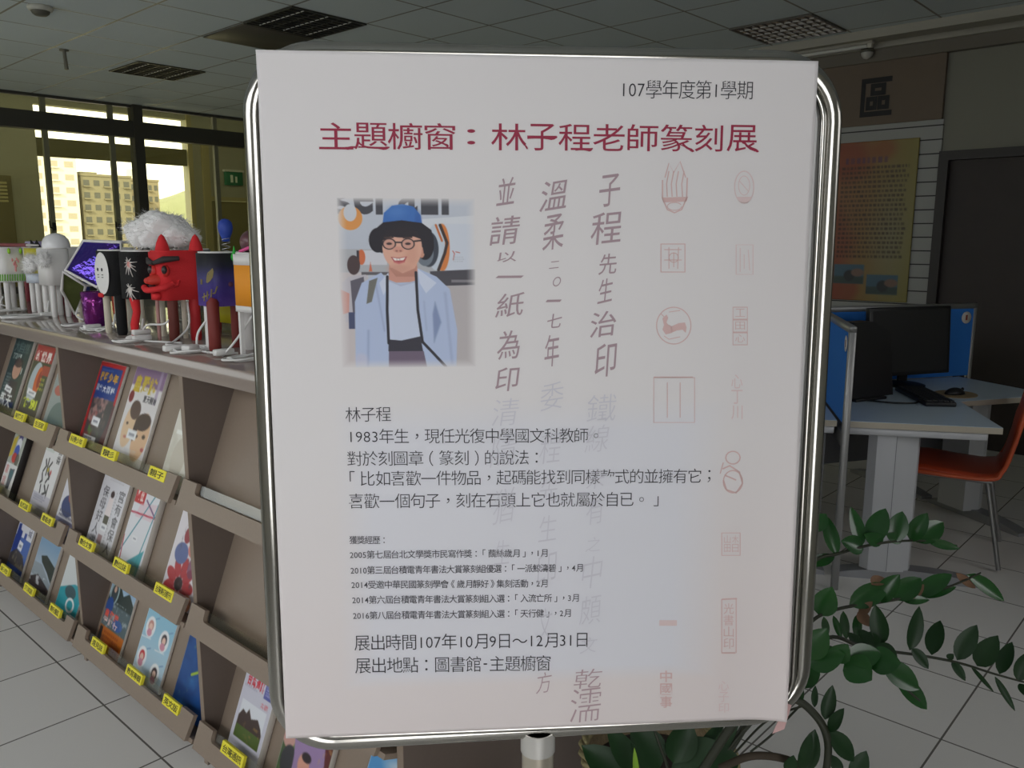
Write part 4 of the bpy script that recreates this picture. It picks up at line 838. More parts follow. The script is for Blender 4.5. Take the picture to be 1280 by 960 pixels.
desk(DC, DA, 'grey laminate desk on the left side of the blue partition, mostly behind the sign')
desk(DB, DC, 'grey laminate desk on the far side of the blue partitions')
blue = mat('partition_blue', (46, 124, 216), .85, bump=.2, bscale=500, noise=.05, nscale=200); alu = mat('partition_frame', (150, 150, 150), .4, .6)
sc = empty('desk_partition', tuple(J)); tag(sc, 'three-winged blue fabric desk partition with grey metal frame', 'partition')
for d in (DA, DB, DC):
    n = Vector((-d.y, d.x, 0)); M = Matrix(((d.x, n.x, 0, 0), (d.y, n.y, 0, 0), (0, 0, 1, 0), (0, 0, 0, 1)))
    f = MB().box(.015, LEG-.018, -.011, .011, DZ+.004, 1.125, M=M).build('panel', blue, sc)
    MB().rbox(0, LEG, -.015, .015, 1.125, 1.155, .004, 1, M=M).build('top_rail', alu, sc)
    MB().rbox(LEG-.025, LEG, -.015, .015, .0, 1.150, .004, 1, M=M).build('post', alu, sc)
    MB().box(.0, LEG-.02, -.010, .010, DZ-.10, DZ-.04, M=M).build('lower_rail', alu, sc)
    s_ = 1 if d is DB else -1
    if d is not DC:
        side = -1 if d is DB else -1
        st = MB(); Ms = M @ Matrix.Translation((LEG-.075, side*.0125, 1.075)) @ Matrix.Rotation(PI/2, 4, 'X')
        st.lathe([(.001, 0), (.034, 0), (.034, .0015), (.001, .0015)], n=24, M=Ms)
        char_into(st, '1', lambda a, b: Ms @ Vector(((a-.5)*.014, (b-.5)*.03, .002)), .03, 1)
        st.build('seat_number_disc', [mat('disc_white', (226, 218, 210), .5), mat('disc_red', (150, 70, 60), .5)], sc)

blk = mat('black_plastic', (24, 24, 26), .42); blk2 = mat('dark_screen', (38, 38, 40), .35)
def onDesk(x, y): return on_z(x, y, DZ+.0015)
# monitor, standing in the corner and facing the seat
face = Vector((-.30, -.95, 0)).normalized()
mp = J+(DA+DB).normalized()*.20; rz = math.atan2(face.y, face.x)+PI/2
mon = empty('monitor', (4.675, 1.40, DZ+.0015), math.radians(-28)); tag(mon, 'large dark flat monitor standing in the corner of the blue partitions', 'monitor')
Mt = Matrix.Translation((0, 0, .235)) @ Matrix.Rotation(math.radians(-4), 4, 'X')
MB().rbox(-.275, .275, 0, .035, -.175, .190, .006, 2, M=Mt).build('casing', blk, mon)
MB().box(-.255, .255, -.0015, .001, -.155, .172, M=Mt).build('screen', blk2, mon)
MB().rbox(-.03, .03, .03, .05, .02, .26, .006).build('stand', blk, mon)
MB().lathe([(.001, 0), (.11, 0), (.11, .006), (.09, .012), (.001, .014)], (0, .03, 0), 32).build('base', blk, mon)
# slim desktop computer on edge at the left
q = onDesk(1086, 499)
pc = empty('desktop_computer', (q.x, q.y+.02, DZ+.0015), math.radians(-22)); tag(pc, 'slim black desktop computer standing on edge beside the monitor', 'computer')
prof = [(-.15, .015), (.15, .015), (.10, .33), (-.02, .385), (-.15, .385)]
MB().prism(prof, -.038, .038, M=Matrix(((1, 0, 0, 0), (0, 0, -1, 0), (0, 1, 0, 0), (0, 0, 0, 1)))).build('casing', blk, pc)
MB().rbox(-.12, .09, -.055, .055, 0, .015, .004).build('foot_stand', blk, pc)
MB().rbox(-.173, -.170, -.028, .028, .05, .22, .001, 1).build('front_grille', mat('pc_grille', (52, 52, 54), .5), pc)
MB().box(-.1735, -.172, -.012, .012, .226, .236).build('status_light', mat('pc_silver', (190, 192, 196), .3, .8), pc)
MB().tube(smooth_path([(-.05, -.06, .006), (.02, -.16, .006), (.12, -.20, .006), (.20, -.12, .006)]), .004, 8).build('cable', blk, pc)
kbp = onDesk(1155, 498)
kb = empty('keyboard', (kbp.x, kbp.y, DZ+.0015), math.radians(36)); tag(kb, 'black computer keyboard lying beside the monitor', 'keyboard')
MB().rbox(-.215, .215, -.07, .07, 0, .022, .006).build('case', blk, kb)
kk = MB()
for i in range(5):
    for j in range(14): kk.box(-.205+.0293*j, -.205+.0293*j+.025, -.062+.025*i, -.062+.025*i+.021, .022, .029)
kk.build('keys', mat('key_black', (34, 34, 36), .5), kb)
mpad = onDesk(1194, 493)
pd = MB().prism([(mpad.x+.11*math.cos(t)*1.1, mpad.y+.10*math.sin(t)) for t in np.linspace(0, 2*PI, 28, endpoint=False)], DZ+.0015, DZ+.0045).build('mouse_pad', mat('pad_tan', (150, 130, 100), .7), loc=(mpad.x, mpad.y, DZ+.0015))
tag(pd, 'thin tan mouse pad under the black mouse', 'mouse pad')
ms = empty('mouse', (mpad.x-.01, mpad.y+.0, DZ+.0045), math.radians(-30)); tag(ms, 'black computer mouse on the tan pad right of the keyboard', 'mouse')
MB().ball((0, 0, .0), .058, .034, .034, sub=3, fn=lambda c: 1 if c.z >= 0 else 1).build('body', blk, ms)
for v in ms.children[0].data.vertices: v.co.z = max(v.co.z, 0)
MB().tube([(.045, 0, .028), (.052, 0, .022)], .006, 8).build('wheel', mat('key_black', (34, 34, 36), .5), ms)
# orange shell chair tucked under the desk corner
org = mat('chair_orange', (176, 66, 36), .42); leg_m = mat('chair_leg_steel', (150, 150, 150), .3, .9)
chr_ = empty('desk_chair', (4.345, 1.06, 0), math.radians(12)); tag(chr_, 'orange plastic chair with steel legs tucked under the desk corner', 'chair')
def sheet(path, w0, th, mt, name, curve=.0):
    mb = MB(); n = len(path); nx = 9; vs = []
    for sgn in (0, 1):
        for i, (y, z) in enumerate(path):
            a = path[max(i-1, 0)]; b = path[min(i+1, n-1)]; dy, dz = b[0]-a[0], b[1]-a[1]; q = math.hypot(dy, dz); ny, nz = -dz/q, dy/q
            wd = w0[i] if isinstance(w0, list) else w0
            for j in range(nx): x = (j/(nx-1)-.5); c = curve*(2*x)**2; vs.append((x*wd, y+ny*(c-th*sgn), z+nz*(c-th*sgn)))
    m = n*nx; fs = []
    for i in range(n-1):
        for j in range(nx-1):
            k = i*nx+j; fs += [(k, k+1, k+nx+1, k+nx), (m+k+nx, m+k+nx+1, m+k+1, m+k)]
        k = i*nx; fs += [(k+nx, m+k+nx, m+k, k), (k+nx-1, m+k+nx-1, m+k+2*nx-1, k+2*nx-1)]
    for j in range(nx-1): fs += [(j, m+j, m+j+1, j+1), (m-nx+j+1, 2*m-nx+j+1, 2*m-nx+j, m-nx+j)]
    return mb.add(vs, fs, 0, True).build(name, mt, chr_)
sheet([(.22, .425), (.20, .44), (.12, .445), (0, .435), (-.12, .43), (-.18, .44), (-.205, .47)], .43, .016, org, 'seat', .008)
sheet([(-.205, .475), (-.222, .53), (-.235, .60), (-.25, .70), (-.275, .79), (-.285, .815)], [.40, .42, .44, .44, .42, .36], .014, org, 'backrest', .014)
for s in (-1, 1):
    MB().tube([(s*.195, .17, .42), (s*.215, .20, .012)], .011, 10).build('leg', leg_m, chr_)
    MB().tube([(s*.195, -.15, .42), (s*.220, -.23, .012)], .011, 10).build('leg', leg_m, chr_)
    MB().tube([(s*.195, .18, .415), (s*.198, -.17, .415)], .010, 10).build('seat_rail', leg_m, chr_)
    MB().tube(smooth_path([(s*.213, .20, .428), (s*.216, -.14, .43), (s*.214, -.205, .475), (s*.220, -.24, .60), (s*.214, -.276, .79)]), .010, 8).build('rim', mat('chair_rim', (196, 88, 52), .4), chr_)

# ------------------------------------------------------------------ outside: apartment blocks and a wooded hill
def block(name, label, x0, x1, y0, y1, z0, z1, wall, win_, cols, rows, wy=1.5):
    r = empty(name, ((x0+x1)/2, (y0+y1)/2, z0)); tag(r, label, 'building'); o = r.location.copy()
    MB().box(x0, x1, y0, y1, z0, z1).box(x0-.2, x1+.2, y0-.2, y1+.2, z1, z1+.6).build('walls', wall, r, off=o)
    hgt = (z1-z0)/rows
    for i in range(rows):
        for j in range(cols):
            cx = x0+(x1-x0)*(j+.5)/cols; cz = z1-hgt*(i+.55); ww = (x1-x0)/cols*.28
            if cz < -4: continue
            MB().box(cx-ww, cx+ww, y0-.06, y0+.02, cz-wy/2, cz+wy/2).build('window', win_, r, off=o)
            if j % 2 == 0: MB().box(cx-ww*1.3, cx+ww*1.3, y0-.7, y0, cz-wy/2-.35, cz-wy/2-.05).build('balcony', wall, r, off=o)
    return r
bw = mat('block_beige', (122, 116, 96), .9, noise=.08, nscale=.5); wn = mat('block_window', (72, 72, 64), .3); bw2 = mat('block_white', (206, 202, 192), .9); bw3 = mat('block_tan', (130, 120, 98), .9, noise=.08, nscale=.5)
def up(z): return 1.5+(z-1.5)*4
block('apartment_block', 'bright white apartment block seen through the window at the left', 66, 89.4, 240, 270, -24, up(6.9), bw2, mat('block_window_pale', (160, 152, 138), .5), 6, 14)
b2 = block('apartment_block', 'long beige apartment block in the middle of the view through the windows', 90.6, 104, 241, 270, -24, up(5.78), bw, wn, 5, 13)
MB().box(90.6, 95.0, 241.2, 262, up(5.78)+.6, up(6.05)).build('stair_tower', bw, b2, off=b2.location.copy())
b3 = block('apartment_block', 'lower beige wing of flats stepping back behind the window post', 105.5, 116, 250, 276, -24, up(5.78), bw3, wn, 6, 13)
MB().box(108, 109.6, 251, 253, up(5.78)+.6, up(5.78)+3.4).build('roof_tank', bw2, b3, off=b3.location.copy())
hb = bmesh.new(); bmesh.ops.create_grid(hb, x_segments=70, y_segments=16, size=1)
for v in hb.verts:
    x = 240+v.co.x*140; y = 420+v.co.y*70; t = v.co.y; hgt = 56*math.exp(-((x-225)/75)**2)*(1-t*t)+5*mnoise.noise(Vector((x*.03, y*.03, 1)))+2*mnoise.noise(Vector((x*.12, y*.12, 3))); v.co = Vector((x, y, -25+max(0, hgt)))
struct(MB().bm(hb).build('hill', mat('hill_green', (124, 128, 98), .95, noise=.25, nscale=.1)))
struct(MB().box(-200, 420, 14, 560, -25.3, -25).build('ground', mat('outside_ground', (150, 146, 130), .9)))

# ------------------------------------------------------------------ decorated box lamps along the top of the rack
ZT = 1.192
LB, LT = .128, .273                                                 # underside and top of the lamp boxes above the rack top
white_p = mat('lamp_white', (228, 226, 224), .5); felt_k = mat('felt_black', (20, 20, 22), .9, bump=.3, bscale=300); felt_r = mat('felt_red', (212, 40, 46), .8, bump=.15, bscale=300)
cord_m = mat('cord_white', (226, 226, 224), .45); legw = mat('lamp_leg_cream', (206, 198, 180), .5)
class Box:
    """rounded box lamp body standing on legs; local x runs to the back of the rack, -x is the front"""
    def __init__(s, a, b, r=.030, zb=LB, zt=LT): s.a, s.b, s.r, s.zb, s.zt = a, b, r, zb, zt
    def at(s, u, z, off=0.0):
        """point on the front / right-hand surface, u metres from the middle of the front, positive to the viewer's right"""
        sg = 1 if u >= 0 else -1; u = abs(u); f = s.b-s.r; arc = s.r*PI/2
        if u <= f: x, y = -s.a-off, -u
        elif u <= f+arc: t = (u-f)/s.r; x, y = -(s.a-s.r)-(s.r+off)*math.cos(t), -(s.b-s.r)-(s.r+off)*math.sin(t)
        else: x, y = -(s.a-s.r)+(u-f-arc), -s.b-off
        return Vector((x, y*sg, z))
    def poly(s): return rr(-s.a, s.a, -s.b, s.b, s.r, 6)
def lamp(name, label, x, y, a, b, body_m, top_m=None, legs=None, rz=0, r=.030, zb=LB, zt=LT, cord=True):
    root = empty(name, (x, y, ZT), math.radians(rz)); tag(root, label, 'table lamp', 'decorated box lamps')
    B = Box(a, b, r, zb, zt)
    MB().prism(B.poly(), zb, zt, smooth=True).build('shade', body_m, root)
    MB().prism(rr(-a+.004, a-.004, -b+.004, b-.004, r, 6), zt, zt+.004).build('top_plate', top_m or white_p, root)
    for i, (lx, ly, m, lr) in enumerate(legs or []):
        MB().tube([(lx, ly, 0.0), (lx, ly, .01), (lx, ly, zb+.002)], [lr*.9, lr, lr], 14).build('leg', m, root)
    return root, B
def std(a, b, m, r=.011): return [(-a+.022, -b+.02, m, r), (-a+.022, b-.02, m, r), (a-.022, -b+.02, m, r), (a-.022, b-.02, m, r)]
def cord(root, pts, sw=True):
    c = MB().tube(smooth_path([(p[0], p[1], p[2]) for p in pts], 6), .0032, 8).build('power_cord', cord_m, root)
    if sw: q = Vector(pts[len(pts)//2]); MB().rbox(-.028, .028, -.010, .010, -.007, .010, .004, M=Matrix.Translation(q+Vector((0, 0, .006)))).build('cord_switch', cord_m, c)
    return c
def coil(root, cx, cy, n=3, r=.045, seed=1, sw=True, x0=-.03, y0=0):
    rn = random.Random(seed); pts = [(x0, y0, LB*.5), (x0-.01, y0-.01, .03)]
    for i in range(n*8): a = i*PI/4; pts.append((cx+math.cos(a)*(r*1.5+rn.uniform(-.012, .012)), cy+math.sin(a)*(r+rn.uniform(-.012, .012)), .0045+.0012*(i % 5)))
    return cord(root, pts, sw)

# front row, from the far end towards the sign
rA, B = lamp('box_lamp', 'white box lamp painted with green leaves, pink tree and grass at the far left end', 1.20, 4.08, .05, .075, white_p, legs=std(.05, .075, white_p))
gr = mat('paint_green', (110, 180, 60), .6)
m = MB()
for i in range(22): u = -.02+.0095*i; m.tube([B.at(u, LB+.006, .0006), B.at(u+.002, LB+.034, .0006)], .0026, 5)
m.build('painted_grass', gr, rA)
for u in (.04, .10, .145): MB().ball(B.at(u, LT-.012, .0004), .006, .011, .013, sub=2).build('painted_leaf', mat('paint_leaf', (150, 206, 50), .6), rA)
m = MB(); tr = mat('paint_pink', (226, 150, 152), .7)
m.tube([B.at(.120, LB+.045, .0004), B.at(.121, LB+.085, .0004)], .0035, 6)
for u, z in ((.110, .095), (.127, .098), (.120, .085), (.133, .09), (.115, .078), (.124, .07)): m.ball(B.at(u, LB+z, .0), .0035, .008, .008, sub=1)
m.build('painted_tree', tr, rA)
coil(rA, -.03, -.03, 3, .05, 3)
st = MB().tube([(1.19, 4.14, ZT+LT+.013), (1.215, 3.86, ZT+LT+.013)], .008, 10, 0).tube([(1.215, 3.86, ZT+LT+.013), (1.22, 3.745, ZT+LT+.013)], [.006, .004], 8, 1).build('paint_brush', [mat('brush_red', (120, 22, 46), .35), mat('brush_tip', (206, 200, 200), .4, .5)])
st.location = (0, 0, 0); tag(st, 'dark red stick with white tip lying across the tops of the white lamps', 'stick')

rQ, B = lamp('box_lamp', 'yellow and blue painted lamp with fluffy white ball and black fin', 1.275, 3.925, .045, .055, mat('paint_yellow', (214, 206, 70), .6), legs=std(.045, .055, white_p))
MB().prism(rr(-.046, .046, -.056, .056, .03, 6), LB-.001, LB+.04, smooth=True).build('painted_water', mat('paint_blue_pale', (206, 214, 226), .6), rQ)
fluff = mat('cotton', (244, 243, 242), .95, bump=.25, bscale=120, sheen=.5)
def puff(c, rx, ry, rz_, seed, name, root, n=9, amp=.28, sub=4, m=None):
    rn = random.Random(seed); mb = MB()
    def fn(co): return 1+amp*(mnoise.noise(co*1.6+Vector((seed, 0, 0)))+.35*mnoise.noise(co*3.2+Vector((0, seed, 0)))+.10*mnoise.noise(co*8))
    for i in range(26):
        a, e = rn.uniform(0, 2*PI), rn.uniform(-.5, 1.3); k = rn.uniform(.35, .68); q = rn.uniform(.34, .5)
        mb.ball((c[0]+rx*k*math.cos(a)*math.cos(e), c[1]+ry*k*math.sin(a)*math.cos(e), c[2]+rz_*k*math.sin(e)), rx*q, ry*q, rz_*q*1.15, sub=max(2, sub-1), fn=fn)
    mb.ball(c, rx*.7, ry*.7, rz_*.7, sub=sub, fn=fn)
    base_v = [Vector(q) for q in mb.v]; C0 = Vector(c)
    for i in range(int(5200*(rx*ry)**.5/.09)):                      # loose fibres
        q = base_v[rn.randrange(len(base_v))]; d = (q-C0).normalized(); L = rn.uniform(.008, .030)
        t = (d+Vector((rn.uniform(-1, 1), rn.uniform(-1, 1), rn.uniform(-1, 1)))*.9).normalized(); s_ = t.orthogonal().normalized()*.0007; b = q-d*.003
        m1 = b+t*L*.5+d*.002; e = b+t*L+Vector((rn.uniform(-1, 1), rn.uniform(-1, 1), rn.uniform(-1, 1)))*L*.3
        mb.add([b-s_, b+s_, m1+s_, m1-s_, e], [(0, 1, 2, 3), (3, 2, 4)])
    return mb.build(name, m or fluff, root)
puff((-.04, -.035, LB+.075), .035, .042, .042, 3, 'cotton_ball', rQ, sub=3)
MB().prism([(0, 0), (.05, 0), (.03, .03), (.02, .012), (.0, .03)], -.003, .003, M=Matrix.Translation((-.03, -.02, LT+.004)) @ Matrix(((.5, 0, .8, 0), (-.8, 0, .5, 0), (0, 1, 0, 0), (0, 0, 0, 1)))).build('fin', felt_k, rQ)

rW, B = lamp('box_lamp', 'plain white box lamp with a white dome on top', 1.245, 3.665, .048, .062, white_p, legs=std(.048, .062, white_p))
MB().lathe([(.052, .004), (.052, .018), (.047, .036), (.034, .052), (.015, .060), (.001, .062)], (.012, -.012, LT), 28).build('dome', mat('dome_gloss', (230, 230, 232), .2), rW)
coil(rW, -.11, .02, 4, .06, 8)
puff((-.055, -.06, LB+.10), .022, .03, .03, 13, 'cotton_tuft', rW, sub=3)

# lamp with hexagonal white frames and shiny purple film
rX = empty('hexagon_lamp', (1.20, 3.235, ZT)); tag(rX, 'tilted lamp of white hexagonal frames lined with shiny purple film', 'table lamp', 'decorated box lamps')
film = mat('purple_film', (92, 40, 140), .12, .75, noise=.5, nscale=18, bump=.5, bscale=30, rgb2=(40, 60, 150)); filmg = mat('green_film', (104, 116, 66), .2, .5, noise=.4, nscale=20, bump=.4, bscale=30); filmm = mat('magenta_film', (150, 40, 110), .15, .55, noise=.5, nscale=25, bump=.5, bscale=35, rgb2=(70, 36, 130))
def hexpts(px): return [on_x(x, y, X)-rX.location for x, y, X in px]
H1 = hexpts([(104, 301, 1.20), (151, 303, 1.27), (152, 330, 1.27), (121, 359, 1.19), (82, 338, 1.13)])
H2 = hexpts([(79, 340, 1.12), (107, 357, 1.19), (103, 372, 1.20), (93, 392, 1.19), (77, 363, 1.13)])
for P_, fm, nm in ((H1, film, 'film_panel'), (H2, filmg, 'film_panel')):
    c = sum(P_, Vector())/len(P_); nn = (P_[1]-P_[0]).cross(P_[2]-P_[0]).normalized()
    vs = []; k = 6
    MB().tube(P_, .0055, 8, closed=True).build('frame', white_p, rX)
    mb = MB(); mb.add([p*.985+c*.015+nn*.0 for p in P_]+[p*.985+c*.015+nn*.003 for p in P_], [tuple(range(len(P_)))[::-1], tuple(range(len(P_), 2*len(P_)))]+[(i, (i+1) % len(P_), len(P_)+(i+1) % len(P_), len(P_)+i) for i in range(len(P_))]).build(nm, fm, rX)
    back = [p+Vector((.07, .05, .0)) for p in P_]
    MB().tube(back, .005, 8, closed=True).build('frame', white_p, rX)
    for p, q in zip(P_, back): MB().tube([p, q], .0045, 8).build('frame_bar', white_p, rX)
c0 = on_x(107, 407, 1.16)-rX.location
MB().lathe([(.034, 0), (.040, .02), (.043, .08), (.046, .125), (.040, .125), (.034, .02), (.001, .012)], (c0.x+.03, c0.y-.02, 0), 14).build('film_cup', filmm, rX)
for dx, dy in ((.02, .12), (.09, .1), (.10, -.02)): MB().tube([(dx, dy, 0), (dx, dy, .17)], .009, 10).build('leg', legw, rX)
coil(rX, -.05, -.06, 2, .035, 5, False)

rD, B = lamp('box_lamp', 'black felt lamp with white oval cat face', 1.165, 2.828, .060, .062, felt_k, legs=None, r=.028)
MB().ball((-.061, 0, (LB+LT)/2+.0), .0035, .055, .068, sub=4).build('face', white_p, rD)
for y in (.02, -.012):
    MB().ball((-.065, y, LB+.085), .002, .005, .006, sub=2).build('eye', felt_k, rD)
    for z in (.068, .060): MB().tube([(-.0648, y-.006, LB+z), (-.0648, y+.005, LB+z)], .0012, 6).build('whisker', felt_k, rD)
MB().rbox(-.066, -.058, .0, .035, LB-.006, LB+.008, .003, 1).build('collar', felt_r, rD)
for lx, ly, mm, lr in ((-.035, .045, legw, .011), (-.03, -.050, felt_k, .0165), (.04, -.045, legw, .009), (.04, .045, legw, .011)):
    MB().tube([(lx, ly, .0), (lx, ly, .01), (lx, ly, LB+.004)], [lr*.8, lr, lr], 14).build('leg', mm, rD)

rE, B = lamp('box_lamp', 'black lamp with spiky pink blots, one red leg and a cotton cloud on top', 1.165, 2.615, .075, .058, felt_k, r=.026)
pk = mat('blot_pink', (216, 150, 142), .7); sv = mat('blot_white', (206, 200, 196), .6)
for u, z, cm in ((.030, LB+.105, pk), (.026, LB+.028, sv)):
    mb = MB(); mb.ball(B.at(u, z, -.002), .005, .013, .013, sub=2)
    bl = mb.build('blot', cm, rE); rn = random.Random(int(z*1000)); m2 = MB()
    for i in range(11):
        a = i*2*PI/11+rn.uniform(-.2, .2); L = rn.uniform(.024, .036); pts = [B.at(u+math.cos(a)*L*t, z+math.sin(a)*L*t+.004*math.sin(t*5), .001) for t in (.3, .65, 1)]; m2.tube(pts, [.0022, .0016, .0008], 6)
    m2.build('blot_rays', sv, rE)
shoe = mat('shoe_white', (230, 228, 226), .4)
lg = MB().tube([(-.072, -.030, .012), (-.070, -.029, .05), (-.060, -.029, .09), (-.064, -.027, LB+.006)], [.009, .0125, .0115, .0155], 14).build('leg', felt_r, rE)
MB().ball((-.078, -.026, .009), .022, .014, .010, sub=3).build('shoe', shoe, lg)
for lx, ly in ((.05, -.04), (.05, .04)): MB().tube([(lx, ly, 0), (lx, ly, LB)], .011, 12).build('leg', legw, rE)
puff((.075, .04, LT+.056), .115, .085, .062, 21, 'cotton_cloud', rE, sub=5, amp=.22)
coil(rE, -.10, -.055, 2, .03, 12, True)

rF, B = lamp('box_lamp', 'red devil-faced box lamp with two horns and heavy black eyebrows', 1.195, 2.507, .065, .053, felt_r, felt_r, r=.030)
for lx, ly, mm, lr in ((-.03, -.036, mat('leg_brown', (96, 36, 26), .6), .0155), (-.045, .034, mat('leg_rose', (176, 130, 126), .5), .0055), (.04, -.035, mat('leg_red', (176, 22, 30), .6), .0165), (.04, .036, legw, .008)):
    MB().tube([(lx, ly, .0), (lx, ly, .01), (lx, ly, LB+.004)], [lr*.85, lr, lr], 14).build('leg', mm, rF)
for x, y in ((-.028, .012), (.058, -.030)): MB().lathe([(.022, 0), (.016, .024), (.008, .043), (.001, .050)], (x, y, LT+.003), 18).build('horn', felt_r, rF)
MB().tube([B.at(-.022, LT-.020, .006), B.at(.0, LT-.030, .012), B.at(.024, LT-.033, .010)], [.005, .009, .006], 12).build('eyebrow', mat('brow_grey', (52, 46, 46), .7), rF)
MB().tube([B.at(.026, LT-.032, .010), B.at(.052, LT-.022, .012), B.at(.092, LT-.019, .007)], [.006, .010, .007], 12).build('eyebrow', mat('brow_grey', (52, 46, 46), .7), rF)
for u in (.004, .054):
    w_ = MB().ball(B.at(u, LT-.056, .002), .012, .015, .018, sub=3).build('eye', mat('eye_red', (200, 50, 44), .5), rF)
    MB().ball(B.at(u-.002, LT-.053, .010), .008, .011, .013, sub=3).build('pupil', mat('pupil_dark', (44, 34, 36), .35), w_)
MB().tube([B.at(.020, LT-.082, -.004), B.at(.018, LT-.084, .018), B.at(.016, LT-.085, .028)], [.016, .0145, .010], 14).ball(B.at(.016, LT-.085, .028), .010, sub=2).build('nose', mat('nose_red', (206, 60, 48), .6), rF)
MB().tube(smooth_path([B.at(-.022, LT-.106, .022), B.at(.0, LT-.113, .026), B.at(.026, LT-.112, .020), B.at(.05, LT-.105, .013), B.at(.07, LT-.094, .006)]), .009, 12).build('mouth', felt_r, rF)
MB().ball(B.at(.014, LT-.102, .014), .010, .014, .006, sub=2).build('mouth_gap', mat('mouth_dark', (60, 14, 16), .8), rF)
MB().ball(B.at(.022, LT-.132, .006), .014, .018, .012, sub=3).build('chin', felt_r, rF)
MB().tube([B.at(.062, LT-.105, .001), B.at(.084, LT-.098, .003), B.at(.092, LT-.085, .001)], [.005, .007, .004], 8).build('cheek', felt_r, rF)
cord(rF, [(-.01, -.02, LB-.01), (-.05, -.03, .06), (-.075, .045, .05), (-.085, .07, .02), (-.10, .03, .006), (-.07, -.06, .005), (-.05, -.12, .006)], True)

grad = bpy.data.materials.new('painted_night_sky'); grad.use_nodes = True; nt = grad.node_tree; b_ = nt.nodes['Principled BSDF']; tc = nt.nodes.new('ShaderNodeTexCoord'); sp = nt.nodes.new('ShaderNodeSeparateXYZ'); nt.links.new(tc.outputs['Object'], sp.inputs[0])
mr = nt.nodes.new('ShaderNodeMapRange'); nt.links.new(sp.outputs[2], mr.inputs[0]); mr.inputs[1].default_value = LB; mr.inputs[2].default_value = LT
nz = nt.nodes.new('ShaderNodeTexNoise'); nz.inputs['Scale'].default_value = 40; ad = nt.nodes.new('ShaderNodeMath'); ad.operation = 'MULTIPLY_ADD'; nt.links.new(nz.outputs[0], ad.inputs[0]); ad.inputs[1].default_value = .2; nt.links.new(mr.outputs[0], ad.inputs[2])
cr = nt.nodes.new('ShaderNodeValToRGB'); nt.links.new(ad.outputs[0], cr.inputs[0]); e_ = cr.color_ramp.elements; e_[0].position = .05; e_[0].color = (*lin(112, 84, 178), 1); e_[1].position = 1.0; e_[1].color = (*lin(34, 34, 38), 1)
for pos, c in ((.3, (72, 54, 140)), (.62, (48, 42, 112)), (.85, (32, 32, 54))): z = e_.new(pos); z.color = (*lin(*c), 1)
nt.links.new(cr.outputs[0], b_.inputs['Base Color']); b_.inputs['Roughness'].default_value = .55
rG, B = lamp('box_lamp', 'blue and violet painted lamp with gold glitter marks and a blue bulb on a spring', 1.185, 2.185, .065, .055, grad, white_p, r=.030)
gold = mat('gold_glitter', (206, 188, 128), .4, .2, noise=.4, nscale=900, bump=1, bscale=800)
lf = [(.008, .066), (.012, .080), (.018, .092), (.030, .101), (.035, .106), (.037, .096), (.034, .080), (.026, .070), (.016, .064)]
MB().add([B.at(u+.012, LB+z, .0012) for u, z in lf], [tuple(range(len(lf)))[::-1]]).build('glitter_leaf', gold, rG)
m = MB(); m.tube([B.at(-.004, LB+.024, .001), B.at(.02, LB+.030, .001), B.at(.05, LB+.038, .001), B.at(.056, LB+.056, .001)], .0022, 6)
for u, z in ((.004, .024), (.022, .030), (.038, .036)): m.tube([B.at(u, LB+z-.010, .001), B.at(u+.003, LB+z+.012, .001)], .002, 6)
m.tube([B.at(-.006, LB+.06, .001), B.at(-.004, LB+.074, .001)], .003, 6); m.build('glitter_fishbone', gold, rG)
MB().ball(B.at(.095, LB+.06, -.001), .008, .004, .008, sub=2).build('painted_spot', mat('spot_red', (84, 44, 70), .7), rG)
lr_ = mat('leg_oxblood', (120, 40, 34), .6)
MB().tube([(-.064, -.046, 0), (-.064, -.046, .012), (-.064, -.046, LB+.012), (-.060, -.046, LB+.022)], [.011, .0165, .0165, .010], 16).build('leg', lr_, rG)
for lx, ly, mm in ((-.030, .046, white_p), (.045, -.035, white_p), (.045, .035, lr_)): MB().tube([(lx, ly, 0), (lx, ly, LB)], .0125, 12).build('leg', mm, rG)
sp_ = MB().tube([(.004+.011*math.cos(t), -.012+.011*math.sin(t), LT+.004+.0021*t) for t in np.linspace(0, 6*2*PI, 90)], .0012, 6).build('spring', mat('spring_steel', (190, 190, 188), .25, 1), rG)
sp_.scale.z = 1
MB().lathe([(.001, .035), (.010, .036), (.012, .046), (.018, .060), (.0205, .074), (.018, .088), (.010, .096), (.001, .098)], (.004, -.012, LT-.004), 20).build('bulb', mat('bulb_blue', (36, 66, 160), .55), rG)
cord(rG, [(-.02, .02, LB-.01), (-.035, .04, .09), (-.06, .055, .05), (-.07, .05, .010), (-.085, .03, .006), (-.09, -.03, .006), (-.08, -.09, .006), (-.05, -.14, .008)], False)
MB().rbox(-.022, .022, -.014, .014, 0, .022, .003, M=Matrix.Translation((-.105, .015, .0)) @ Matrix.Rotation(.4, 4, 'Z')).build('plug', cord_m, rG)
coil(rG, -.10, .02, 3, .036, 31, True)
q = B.at(.108, LT-.010, .004)
MB().ball(q, .011, .008, .013, sub=2).lathe([(.006, .010), (.003, .02), (.001, .030)], q, 8).build('green_fruit', mat('fruit_green', (40, 180, 60), .5), rG)

